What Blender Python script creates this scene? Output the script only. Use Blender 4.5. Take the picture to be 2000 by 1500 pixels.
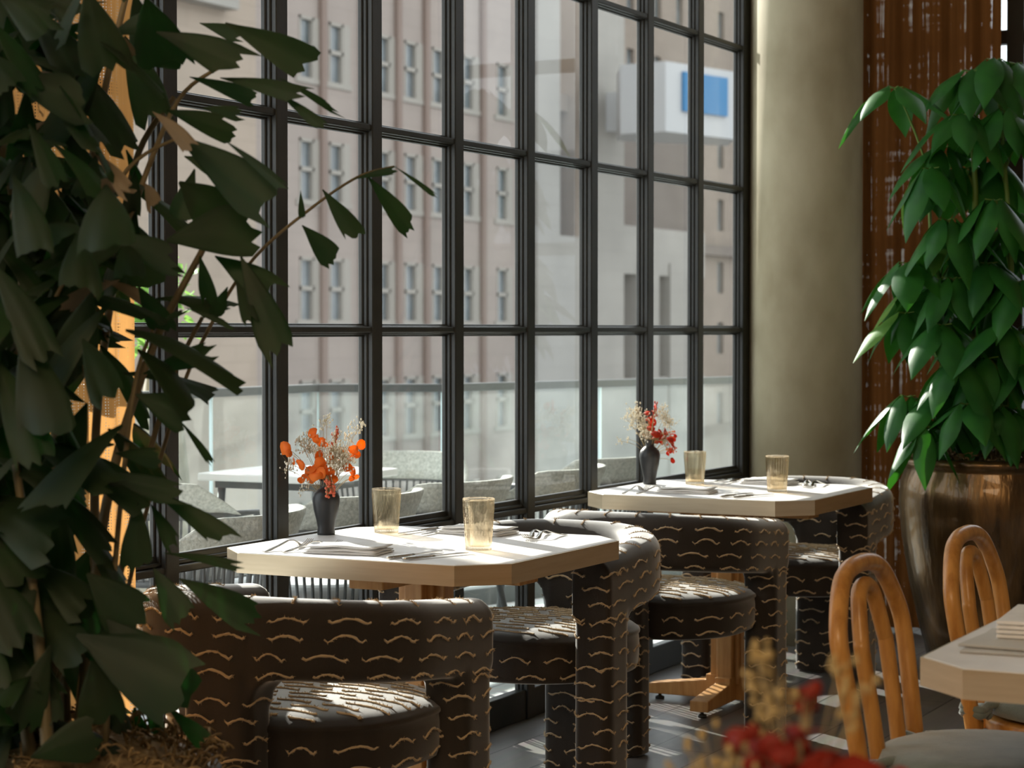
import bpy, bmesh, math, random
import numpy as np
from mathutils import Vector, Matrix
from mathutils.bvhtree import BVHTree
PI = math.pi
random.seed(7)
for o in list(bpy.data.objects):
    bpy.data.objects.remove(o, do_unlink=True)
scn = bpy.context.scene
COL = scn.collection

# ------------------------------------------------------------------ camera
FPX = 4100.0
TH = math.atan(2114 / 4100.0)
PT = math.atan(105 / 4100.0)
CAMZ = 1.302
cd = bpy.data.cameras.new('camera')
cam = bpy.data.objects.new('camera', cd)
COL.objects.link(cam)
cam.location = (0, 0, CAMZ)
cam.rotation_euler = (PI / 2 - PT, 0, TH)
cd.sensor_width = 36.0
cd.lens = FPX / 2000 * 36.0
cd.clip_start = 0.05
cd.clip_end = 400
cd.dof.use_dof = True
cd.dof.focus_distance = 5.4
cd.dof.aperture_fstop = 6.3
scn.camera = cam

# ------------------------------------------------------------------ light
scn.view_settings.view_transform = 'Standard'
scn.view_settings.look = 'None'
scn.view_settings.gamma = 1
scn.view_settings.use_curve_mapping = False
scn.view_settings.exposure = 0.3
scn.cycles.transparent_max_bounces = 32
scn.cycles.max_bounces = 10
w = bpy.data.worlds.new('sky')
scn.world = w
w.use_nodes = True
bg = w.node_tree.nodes['Background']
bg.inputs[0].default_value = (0.90, 0.945, 1.0, 1)
bg.inputs[1].default_value = 1.9

SUN_EL = math.radians(27)
sun_h = Vector((0.8540, -0.5200, 0)).normalized()
sun_dir = sun_h * math.cos(SUN_EL) - Vector((0, 0, math.sin(SUN_EL)))
sd = bpy.data.lights.new('sun', 'SUN')
sd.energy = 10.0
sd.color = (1.0, 0.955, 0.88)
sd.angle = math.radians(0.53)
sun = bpy.data.objects.new('sun', sd)
COL.objects.link(sun)
sun.rotation_euler = sun_dir.to_track_quat('-Z', 'Y').to_euler()
sun.location = (-20, 20, 20)


def area(name, loc, direction, sx, sy, power, color):
    d = bpy.data.lights.new(name, 'AREA')
    d.shape = 'RECTANGLE'
    d.size, d.size_y = sx, sy
    d.energy = power
    d.color = color
    o = bpy.data.objects.new(name, d)
    COL.objects.link(o)
    o.location = loc
    o.rotation_euler = Vector(direction).to_track_quat('-Z', 'Z').to_euler()
    return o


# added fill: assumed daylight by solid right wall, assumed warm ceiling lamps behind camera
area('assumed_side_daylight', (5.3, 4.0, 1.9), (-1, 0, -0.1), 6.0, 2.6, 6, (0.86, 0.93, 1.0))  # added light; windows on this side are assumed, the wall has no opening
area('assumed_ceiling_lamps', (-0.6, -1.2, 3.6), (-0.25, 0.6, -1), 3.0, 2.0, 150, (1.0, 0.74, 0.47))  # added warm light for assumed lamps, no fixtures modelled


# ------------------------------------------------------------------ camera rays (turn a point seen in the photo into a place)
_cr = Vector((math.cos(TH), math.sin(TH), 0))
_cf = Vector((-math.sin(TH) * math.cos(PT), math.cos(TH) * math.cos(PT), -math.sin(PT)))
_cu = _cr.cross(_cf)
_cc = Vector((0, 0, CAMZ))


def ray(px, py):
    return _cf + _cr * ((px - 1000) / FPX) - _cu * ((py - 750) / FPX)


def atd(px, py, d):
    return _cc + ray(px, py) * d


def atz(px, py, z):
    r = ray(px, py)
    return _cc + r * ((z - CAMZ) / r.z)


def atx(px, py, x):
    r = ray(px, py)
    return _cc + r * (x / r.x)


# ------------------------------------------------------------------ materials
def nt(m):
    return m.node_tree.nodes, m.node_tree.links


def pmat(name, color, rough=0.5, metal=0.0, spec=0.5, sheen=0.0, coat=0.0, trans=0.0, ior=1.45):
    m = bpy.data.materials.new(name)
    m.use_nodes = True
    b = m.node_tree.nodes['Principled BSDF']
    b.inputs['Base Color'].default_value = (*color, 1)
    b.inputs['Roughness'].default_value = rough
    b.inputs['Metallic'].default_value = metal
    b.inputs['Specular IOR Level'].default_value = spec
    b.inputs['Sheen Weight'].default_value = sheen
    b.inputs['Coat Weight'].default_value = coat
    b.inputs['Transmission Weight'].default_value = trans
    b.inputs['IOR'].default_value = ior
    return m


def noisy(m, c1, c2, scale=5, detail=6, stretch=(1, 1, 1), bump=0.0, bscale=None, lo=0.3, hi=0.7, coord='Object', rough=None):
    """colour noise between two colours plus optional bump"""
    N, L = nt(m)
    b = N['Principled BSDF']
    tc = N.new('ShaderNodeTexCoord')
    mp = N.new('ShaderNodeMapping')
    mp.inputs['Scale'].default_value = stretch
    L.new(tc.outputs[coord], mp.inputs[0])
    n = N.new('ShaderNodeTexNoise')
    n.inputs['Scale'].default_value = scale
    n.inputs['Detail'].default_value = detail
    L.new(mp.outputs[0], n.inputs['Vector'])
    r = N.new('ShaderNodeValToRGB')
    r.color_ramp.elements[0].position = lo
    r.color_ramp.elements[0].color = (*c1, 1)
    r.color_ramp.elements[1].position = hi
    r.color_ramp.elements[1].color = (*c2, 1)
    L.new(n.outputs['Fac'], r.inputs[0])
    L.new(r.outputs[0], b.inputs['Base Color'])
    if rough:
        rr = N.new('ShaderNodeMapRange')
        rr.inputs[3].default_value, rr.inputs[4].default_value = rough
        L.new(n.outputs['Fac'], rr.inputs[0])
        L.new(rr.outputs[0], b.inputs['Roughness'])
    if bump:
        n2 = N.new('ShaderNodeTexNoise')
        n2.inputs['Scale'].default_value = bscale or scale * 6
        n2.inputs['Detail'].default_value = 4
        L.new(mp.outputs[0], n2.inputs['Vector'])
        bp = N.new('ShaderNodeBump')
        bp.inputs['Strength'].default_value = bump
        bp.inputs['Distance'].default_value = 0.01
        L.new(n2.outputs['Fac'], bp.inputs['Height'])
        L.new(bp.outputs[0], b.inputs['Normal'])
    return m


M = {}
M['frame'] = noisy(pmat('black_steel', (0.022, 0.024, 0.022), 0.42), (0.018, 0.020, 0.018), (0.030, 0.031, 0.027), 8, bump=0.05, bscale=60)
M['stone_top'] = noisy(pmat('white_stone', (0.74, 0.72, 0.70), 0.45), (0.70, 0.68, 0.66), (0.78, 0.76, 0.74), 14, bump=0.02, bscale=200)
M['edge_metal'] = noisy(pmat('brushed_brass', (0.52, 0.43, 0.31), 0.34, 0.9), (0.64, 0.52, 0.35), (0.72, 0.60, 0.43), 6, stretch=(1, 1, 14), rough=(0.3, 0.42))
M['oak'] = noisy(pmat('honey_oak', (0.55, 0.28, 0.09), 0.45), (0.44, 0.21, 0.06), (0.60, 0.33, 0.12), 9, stretch=(7, 7, 0.8), bump=0.06)
M['bent'] = noisy(pmat('honey_beech', (0.50, 0.22, 0.05), 0.38, coat=0.1), (0.40, 0.165, 0.028), (0.58, 0.275, 0.065), 10, stretch=(4, 4, 0.8), lo=0.35, hi=0.6)
M['velvet'] = noisy(pmat('charcoal_velvet', (0.05, 0.045, 0.04), 0.8, spec=0.4, sheen=0.2), (0.022, 0.0165, 0.012), (0.040, 0.030, 0.022), 5, stretch=(3, 3, 0.7), bump=0.25, bscale=260)
M['velvet'].node_tree.nodes['Principled BSDF'].inputs['Sheen Roughness'].default_value = 0.35
M['velvet'].node_tree.nodes['Principled BSDF'].inputs['Sheen Tint'].default_value = (0.95, 0.93, 0.9, 1)
_N, _L = nt(M['velvet'])
_sh = _N.new('ShaderNodeBsdfSheen')
_sh.inputs['Color'].default_value = (0.95, 0.93, 0.90, 1)
_sh.inputs['Roughness'].default_value = 0.22
_sh2 = _N.new('ShaderNodeBsdfSheen')
_sh2.inputs['Color'].default_value = (0.25, 0.245, 0.235, 1)
_sh2.inputs['Roughness'].default_value = 0.4
_a2 = _N.new('ShaderNodeAddShader')
_L.new(_sh.outputs[0], _a2.inputs[0])
_L.new(_sh2.outputs[0], _a2.inputs[1])
_ad = _N.new('ShaderNodeAddShader')
_L.new(_N['Principled BSDF'].outputs[0], _ad.inputs[0])
_L.new(_a2.outputs[0], _ad.inputs[1])
_gl = _N.new('ShaderNodeBsdfGlossy')          # the pile shines at grazing angles
_gl.inputs['Color'].default_value = (0.95, 0.94, 0.92, 1)
_gl.inputs['Roughness'].default_value = 0.5
_lw = _N.new('ShaderNodeLayerWeight')
_pw = _N.new('ShaderNodeMath')
_pw.operation = 'POWER'
_pw.inputs[1].default_value = 6.0
_L.new(_lw.outputs['Facing'], _pw.inputs[0])
_lw.inputs['Blend'].default_value = 0.5
_mg = _N.new('ShaderNodeMixShader')
_L.new(_pw.outputs[0], _mg.inputs[0])
_L.new(_ad.outputs[0], _mg.inputs[1])
_L.new(_gl.outputs[0], _mg.inputs[2])
_L.new(_mg.outputs[0], _N['Material Output'].inputs[0])
M['yarn'] = pmat('cream_yarn', (0.52, 0.38, 0.22), 0.9, sheen=0.4)
M['vase'] = noisy(pmat('black_ceramic', (0.025, 0.025, 0.026), 0.38), (0.02, 0.02, 0.021), (0.035, 0.034, 0.034), 12)
M['linen'] = noisy(pmat('white_linen', (0.78, 0.77, 0.75), 0.9), (0.74, 0.73, 0.71), (0.82, 0.81, 0.79), 30, bump=0.15, bscale=600)
M['steel'] = pmat('polished_steel', (0.60, 0.57, 0.52), 0.14, 1.0)
M['paper'] = noisy(pmat('grey_paper', (0.55, 0.54, 0.51), 0.8), (0.5, 0.49, 0.46), (0.6, 0.59, 0.56), 6)
M['greencloth'] = noisy(pmat('sage_fabric', (0.16, 0.19, 0.17), 0.9, sheen=0.5), (0.13, 0.16, 0.145), (0.21, 0.24, 0.215), 18, bump=0.2, bscale=300)
M['moss'] = noisy(pmat('dry_moss', (0.22, 0.14, 0.06), 0.95), (0.12, 0.075, 0.03), (0.36, 0.25, 0.12), 40, bump=0.6, bscale=90)
M['glaze'] = noisy(pmat('bronze_glaze', (0.10, 0.06, 0.03), 0.26, 0.7, coat=0.3), (0.05, 0.032, 0.018), (0.24, 0.135, 0.05), 6, stretch=(2.2, 2.2, 0.4), bump=0.5, bscale=14, rough=(0.2, 0.4))
M['clay'] = noisy(pmat('dark_clay', (0.06, 0.045, 0.035), 0.6), (0.05, 0.038, 0.03), (0.08, 0.06, 0.045), 6)
M['stem_g'] = pmat('green_stem', (0.14, 0.24, 0.04), 0.5)
M['stem_b'] = noisy(pmat('brown_cane', (0.16, 0.12, 0.06), 0.6), (0.10, 0.08, 0.035), (0.24, 0.18, 0.09), 8, stretch=(1, 1, 0.3))
M['twig'] = pmat('dry_twig', (0.42, 0.32, 0.16), 0.8)
M['terr_chair'] = pmat('dark_metal', (0.06, 0.065, 0.065), 0.45)
M['white_paint'] = pmat('white_paint', (0.72, 0.72, 0.69), 0.6)
M['pier'] = noisy(pmat('grey_render', (0.55, 0.56, 0.52), 0.85), (0.52, 0.53, 0.49), (0.58, 0.59, 0.55), 4)
M['bluepaint'] = pmat('blue_panel', (0.0, 0.13, 0.30), 0.5)
M['sign_white'] = pmat('sign_white', (0.40, 0.40, 0.40), 0.7)
M['ground'] = noisy(pmat('asphalt', (0.30, 0.30, 0.29), 0.9), (0.27, 0.27, 0.26), (0.34, 0.33, 0.32), 2)


def leafmat(name, c1, c2, tr, trans=0.3, rough=0.4, coat=0.0):
    m = pmat(name, c1, rough, coat=coat)
    noisy(m, c1, c2, 9, 3)
    N, L = nt(m)
    b = N['Principled BSDF']
    out = N['Material Output']
    t = N.new('ShaderNodeBsdfTranslucent')
    t.inputs[0].default_value = (*tr, 1)
    mx = N.new('ShaderNodeMixShader')
    mx.inputs[0].default_value = trans
    L.new(b.outputs[0], mx.inputs[1])
    L.new(t.outputs[0], mx.inputs[2])
    L.new(mx.outputs[0], out.inputs[0])
    return m


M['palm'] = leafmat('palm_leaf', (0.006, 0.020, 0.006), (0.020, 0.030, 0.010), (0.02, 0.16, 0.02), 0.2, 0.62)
M['dryleaf'] = leafmat('dry_palm_leaf', (0.16, 0.12, 0.07), (0.26, 0.20, 0.13), (0.3, 0.2, 0.08), 0.2, 0.6)
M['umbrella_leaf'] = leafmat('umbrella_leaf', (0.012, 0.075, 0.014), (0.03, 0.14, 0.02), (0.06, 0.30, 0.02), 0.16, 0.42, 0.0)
M['umbrella_leaf'].node_tree.nodes['Principled BSDF'].inputs['Specular IOR Level'].default_value = 0.3
M['tree_leaf'] = leafmat('tree_leaf', (0.08, 0.22, 0.04), (0.16, 0.34, 0.06), (0.3, 0.55, 0.1), 0.4, 0.5)
M['orange_leaf'] = leafmat('orange_leaf', (0.88, 0.19, 0.015), (0.95, 0.28, 0.03), (1.0, 0.36, 0.03), 0.5, 0.6)
M['red_leaf'] = leafmat('red_leaf', (0.42, 0.022, 0.008), (0.62, 0.06, 0.012), (0.75, 0.07, 0.01), 0.4, 0.6)
M['coral'] = leafmat('coral_berry', (0.75, 0.13, 0.06), (0.8, 0.2, 0.1), (0.8, 0.1, 0.05), 0.15, 0.5)
M['cream'] = leafmat('cream_blossom', (0.88, 0.82, 0.68), (0.92, 0.88, 0.78), (0.9, 0.85, 0.7), 0.25, 0.8)
M['rust_leaf'] = leafmat('rust_leaf', (0.20, 0.010, 0.005), (0.32, 0.028, 0.010), (0.4, 0.02, 0.006), 0.35, 0.6)
M['tan_blossom'] = leafmat('tan_blossom', (0.42, 0.30, 0.12), (0.5, 0.38, 0.18), (0.5, 0.4, 0.2), 0.2, 0.8)

# column plaster
M['plaster'] = noisy(pmat('column_plaster', (0.5, 0.46, 0.36), 0.8), (0.31, 0.265, 0.165), (0.50, 0.45, 0.315), 3.2, detail=10, stretch=(1, 1, 0.55), bump=0.12, bscale=9, lo=0.32, hi=0.66)
M['room_wall'] = noisy(pmat('warm_plaster', (0.56, 0.39, 0.22), 0.9), (0.52, 0.36, 0.20), (0.60, 0.42, 0.24), 2)
M['ceiling'] = noisy(pmat('dark_ceiling', (0.62, 0.56, 0.47), 0.9), (0.58, 0.52, 0.43), (0.66, 0.60, 0.51), 2)


def plank_mat(name, c1, c2, mortar, bw, rh, ms, rough, rot, bumpd=0.3):
    m = pmat(name, c1, rough)
    N, L = nt(m)
    b = N['Principled BSDF']
    tc = N.new('ShaderNodeTexCoord')
    mp = N.new('ShaderNodeMapping')
    mp.inputs['Rotation'].default_value = (0, 0, rot)
    L.new(tc.outputs['Object'], mp.inputs[0])
    br = N.new('ShaderNodeTexBrick')
    br.inputs['Scale'].default_value = 1
    br.inputs['Brick Width'].default_value = bw
    br.inputs['Row Height'].default_value = rh
    br.inputs['Mortar Size'].default_value = ms
    br.inputs['Color1'].default_value = (*c1, 1)
    br.inputs['Color2'].default_value = (*c2, 1)
    br.inputs['Mortar'].default_value = (*mortar, 1)
    L.new(mp.outputs[0], br.inputs['Vector'])
    n = N.new('ShaderNodeTexNoise')
    n.inputs['Scale'].default_value = 3
    n.inputs['Detail'].default_value = 8
    mp2 = N.new('ShaderNodeMapping')
    mp2.inputs['Scale'].default_value = (0.6, 9, 1)
    L.new(mp.outputs[0], mp2.inputs[0])
    L.new(mp2.outputs[0], n.inputs['Vector'])
    mx = N.new('ShaderNodeMix')
    mx.data_type = 'RGBA'
    mx.blend_type = 'MULTIPLY'
    mx.inputs[0].default_value = 0.55
    L.new(br.outputs['Color'], mx.inputs[6])
    L.new(n.outputs['Color'], mx.inputs[7])
    hs = N.new('ShaderNodeHueSaturation')
    hs.inputs['Saturation'].default_value = 0.55
    hs.inputs['Value'].default_value = 1.3
    L.new(mx.outputs[2], hs.inputs['Color'])
    L.new(hs.outputs[0], b.inputs['Base Color'])
    bp = N.new('ShaderNodeBump')
    bp.inputs['Strength'].default_value = bumpd
    bp.inputs['Distance'].default_value = 0.002
    bp.invert = True
    L.new(br.outputs['Fac'], bp.inputs['Height'])
    L.new(bp.outputs[0], b.inputs['Normal'])
    return m


M['floor'] = plank_mat('grey_wood_tile', (0.20, 0.182, 0.158), (0.15, 0.136, 0.117), (0.03, 0.028, 0.025), 1.2, 0.2, 0.003, 0.36, PI / 2)
M['terrace'] = plank_mat('pale_paving', (0.66, 0.67, 0.67), (0.60, 0.61, 0.62), (0.30, 0.30, 0.31), 0.6, 0.6, 0.005, 0.7, 0.0, 0.1)


def stone_wall(name, c1, c2, bw, rh):
    m = pmat(name, c1, 0.9)
    N, L = nt(m)
    b = N['Principled BSDF']
    tc = N.new('ShaderNodeTexCoord')
    mp = N.new('ShaderNodeMapping')
    # facades run along Y: brick x <- Y, brick y <- Z
    sp = N.new('ShaderNodeSeparateXYZ')
    cb = N.new('ShaderNodeCombineXYZ')
    L.new(tc.outputs['Object'], sp.inputs[0])
    ad = N.new('ShaderNodeMath')
    ad.operation = 'ADD'
    L.new(sp.outputs[0], ad.inputs[0])
    L.new(sp.outputs[1], ad.inputs[1])
    L.new(ad.outputs[0], cb.inputs[0])
    L.new(sp.outputs[2], cb.inputs[1])
    br = N.new('ShaderNodeTexBrick')
    br.inputs['Scale'].default_value = 1
    br.inputs['Brick Width'].default_value = bw
    br.inputs['Row Height'].default_value = rh
    br.inputs['Mortar Size'].default_value = 0.012
    br.inputs['Color1'].default_value = (*c1, 1)
    br.inputs['Color2'].default_value = (*c2, 1)
    br.inputs['Mortar'].default_value = (c2[0] * .86, c2[1] * .86, c2[2] * .86, 1)
    L.new(cb.outputs[0], br.inputs['Vector'])
    n = N.new('ShaderNodeTexNoise')
    n.inputs['Scale'].default_value = 0.5
    n.inputs['Detail'].default_value = 6
    L.new(tc.outputs['Object'], n.inputs['Vector'])
    mr = N.new('ShaderNodeMapRange')
    mr.inputs[3].default_value = 0.82
    mr.inputs[4].default_value = 1.12
    L.new(n.outputs['Fac'], mr.inputs[0])
    mx = N.new('ShaderNodeVectorMath')
    mx.operation = 'SCALE'
    L.new(br.outputs['Color'], mx.inputs[0])
    L.new(mr.outputs[0], mx.inputs['Scale'])
    L.new(mx.outputs[0], b.inputs['Base Color'])
    return m


M['pinkstone'] = stone_wall('pink_stone', (0.295, 0.245, 0.215), (0.283, 0.236, 0.208), 1.2, 0.5)
M['beigestone'] = stone_wall('beige_stone', (0.34, 0.272, 0.215), (0.32, 0.258, 0.203), 1.4, 0.45)
M['palestone'] = stone_wall('pale_stone', (0.295, 0.277, 0.247), (0.284, 0.266, 0.238), 2.0, 0.7)
M['brownstone'] = stone_wall('brown_stone', (0.15, 0.124, 0.105), (0.14, 0.115, 0.098), 1.0, 0.5)
M['tanstone'] = stone_wall('tan_stone', (0.22, 0.177, 0.142), (0.205, 0.165, 0.132), 1.0, 0.5)
M['bluestone'] = stone_wall('blue_grey_panel', (0.50, 0.56, 0.62), (0.46, 0.52, 0.58), 3.0, 1.2)
M['downpipe'] = pmat('pink_pilaster', (0.19, 0.138, 0.115), 0.9)
M['sash'] = pmat('pale_sash', (0.27, 0.247, 0.215), 0.7)
M['farglass'] = noisy(pmat('dark_pane', (0.10, 0.12, 0.13), 0.15), (0.07, 0.085, 0.09), (0.16, 0.18, 0.19), 1.2)


def pane_mat(name, tint=(1, 1, 1), dirt=0.05, gl=0.8):
    m = bpy.data.materials.new(name)
    m.use_nodes = True
    N, L = nt(m)
    N.remove(N['Principled BSDF'])
    out = N['Material Output']
    t = N.new('ShaderNodeBsdfTransparent')
    t.inputs[0].default_value = (*tint, 1)
    g = N.new('ShaderNodeBsdfGlossy')
    g.inputs['Roughness'].default_value = 0.02
    f = N.new('ShaderNodeFresnel')
    f.inputs[0].default_value = 1.45
    k = N.new('ShaderNodeMath')
    k.operation = 'MULTIPLY'
    k.inputs[1].default_value = gl
    L.new(f.outputs[0], k.inputs[0])
    ge = N.new('ShaderNodeNewGeometry')      # only the outer face of the sheet reflects
    fr = N.new('ShaderNodeMath')
    fr.operation = 'SUBTRACT'
    fr.inputs[0].default_value = 1.0
    L.new(ge.outputs['Backfacing'], fr.inputs[1])
    k2 = N.new('ShaderNodeMath')
    k2.operation = 'MULTIPLY'
    L.new(k.outputs[0], k2.inputs[0])
    L.new(fr.outputs[0], k2.inputs[1])
    mx = N.new('ShaderNodeMixShader')
    L.new(k2.outputs[0], mx.inputs[0])
    L.new(t.outputs[0], mx.inputs[1])
    L.new(g.outputs[0], mx.inputs[2])
    # dust on the glass that catches the light
    tr = N.new('ShaderNodeBsdfTranslucent')
    tr.inputs[0].default_value = (0.8, 0.8, 0.78, 1)
    tc = N.new('ShaderNodeTexCoord')
    n = N.new('ShaderNodeTexNoise')
    n.inputs['Scale'].default_value = 3
    n.inputs['Detail'].default_value = 8
    L.new(tc.outputs['Object'], n.inputs['Vector'])
    mr = N.new('ShaderNodeMapRange')
    mr.inputs[1].default_value = 0.35
    mr.inputs[2].default_value = 0.75
    mr.inputs[3].default_value = dirt * 0.4
    mr.inputs[4].default_value = dirt * 1.6
    L.new(n.outputs['Fac'], mr.inputs[0])
    m2 = N.new('ShaderNodeMixShader')
    L.new(mr.outputs[0], m2.inputs[0])
    L.new(mx.outputs[0], m2.inputs[1])
    L.new(tr.outputs[0], m2.inputs[2])
    L.new(m2.outputs[0], out.inputs[0])
    return m


M['pane'] = pane_mat('window_glass', (0.97, 0.985, 0.975), 0.005, 0.75)
M['balus'] = pane_mat('balustrade_glass', (0.90, 0.95, 0.95), 0.035, 0.8)
M['balus_edge'] = pmat('glass_edge', (0.62, 0.76, 0.78), 0.2)


def tumbler_mat():
    m = bpy.data.materials.new('amber_glass')
    m.use_nodes = True
    N, L = nt(m)
    N.remove(N['Principled BSDF'])
    out = N['Material Output']
    g = N.new('ShaderNodeBsdfGlass')
    g.inputs['Color'].default_value = (0.99, 0.945, 0.86, 1)
    g.inputs['IOR'].default_value = 1.42
    g.inputs['Roughness'].default_value = 0.01
    t = N.new('ShaderNodeBsdfTransparent')
    t.inputs[0].default_value = (0.985, 0.935, 0.85, 1)
    mx = N.new('ShaderNodeMixShader')
    mx.inputs[0].default_value = 0.6
    L.new(g.outputs[0], mx.inputs[1])
    L.new(t.outputs[0], mx.inputs[2])
    L.new(mx.outputs[0], out.inputs[0])
    return m


M['tumbler'] = tumbler_mat()
M['water'] = pane_mat('water', (0.97, 0.94, 0.88), 0.0, 0.9)


def weave_mat(name, c, ct, open_, tr=0.5, xf=230.0, zf=190.0, dense=0.0):
    """loosely woven fibre cloth: threads both ways, real holes between them"""
    m = bpy.data.materials.new(name)
    m.use_nodes = True
    N, L = nt(m)
    N.remove(N['Principled BSDF'])
    out = N['Material Output']
    uv = N.new('ShaderNodeUVMap')
    sp = N.new('ShaderNodeSeparateXYZ')
    L.new(uv.outputs[0], sp.inputs[0])

    def math_(op, a, b=None):
        k = N.new('ShaderNodeMath')
        k.operation = op
        for i, v in enumerate((a, b)):
            if v is None:
                continue
            if isinstance(v, (int, float)):
                k.inputs[i].default_value = v
            else:
                L.new(v, k.inputs[i])
        return k.outputs[0]

    def noise(sx, sz, det=4):
        mp = N.new('ShaderNodeMapping')
        mp.inputs['Scale'].default_value = (sx, sz, 1)
        L.new(uv.outputs[0], mp.inputs[0])
        n = N.new('ShaderNodeTexNoise')
        n.inputs['Scale'].default_value = 1
        n.inputs['Detail'].default_value = det
        L.new(mp.outputs[0], n.inputs['Vector'])
        return n.outputs['Fac']

    wob = noise(14, 5)
    sx = math_('SINE', math_('ADD', math_('MULTIPLY', sp.outputs[0], xf * 2 * PI), math_('MULTIPLY', wob, 7.0)))
    sz = math_('SINE', math_('ADD', math_('MULTIPLY', sp.outputs[1], zf * 2 * PI), math_('MULTIPLY', wob, 9.0)))
    streak = noise(60, 0.9, 3)      # groups of warp threads drawn apart
    cross = noise(3.0, 40.0, 3)
    thr = math_('MULTIPLY', math_('SUBTRACT', streak, 0.5), 6.0)
    thr = math_('SUBTRACT', math_('ADD', thr, math_('MULTIPLY', math_('SUBTRACT', cross, 0.5), 2.0)), dense)
    hx = math_('GREATER_THAN', math_('ADD', sx, thr), 1.0 - open_)
    hz = math_('GREATER_THAN', math_('ADD', sz, math_('MULTIPLY', thr, 0.5)), 0.6 - open_)
    hole = math_('MULTIPLY', hx, hz)
    d = N.new('ShaderNodeBsdfDiffuse')
    rmp = N.new('ShaderNodeValToRGB')
    rmp.color_ramp.elements[0].position = 0.3
    rmp.color_ramp.elements[0].color = (c[0] * .6, c[1] * .55, c[2] * .5, 1)
    rmp.color_ramp.elements[1].position = 0.7
    rmp.color_ramp.elements[1].color = (*c, 1)
    L.new(streak, rmp.inputs[0])
    L.new(rmp.outputs[0], d.inputs[0])
    t = N.new('ShaderNodeBsdfTranslucent')
    t.inputs[0].default_value = (*ct, 1)
    mx = N.new('ShaderNodeMixShader')
    mx.inputs[0].default_value = tr
    L.new(d.outputs[0], mx.inputs[1])
    L.new(t.outputs[0], mx.inputs[2])
    tp = N.new('ShaderNodeBsdfTransparent')
    m2 = N.new('ShaderNodeMixShader')
    L.new(hole, m2.inputs[0])
    L.new(mx.outputs[0], m2.inputs[1])
    L.new(tp.outputs[0], m2.inputs[2])
    L.new(m2.outputs[0], out.inputs[0])
    return m


M['weave_l'] = weave_mat('orange_weave', (0.42, 0.19, 0.05), (0.50, 0.25, 0.08), 0.30, 0.5, xf=160.0, zf=150.0, dense=0.3)
M['weave_r'] = weave_mat('brown_weave', (0.13, 0.052, 0.016), (0.16, 0.06, 0.016), 0.05, 0.3, dense=0.6)
M['wicker'] = noisy(pmat('pale_wicker', (0.55, 0.56, 0.50), 0.85), (0.40, 0.41, 0.36), (0.66, 0.67, 0.60), 90, bump=0.4, bscale=120)
M['cushion'] = noisy(pmat('grey_outdoor_cushion', (0.60, 0.62, 0.62), 0.9), (0.57, 0.59, 0.59), (0.64, 0.66, 0.66), 20)


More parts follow.
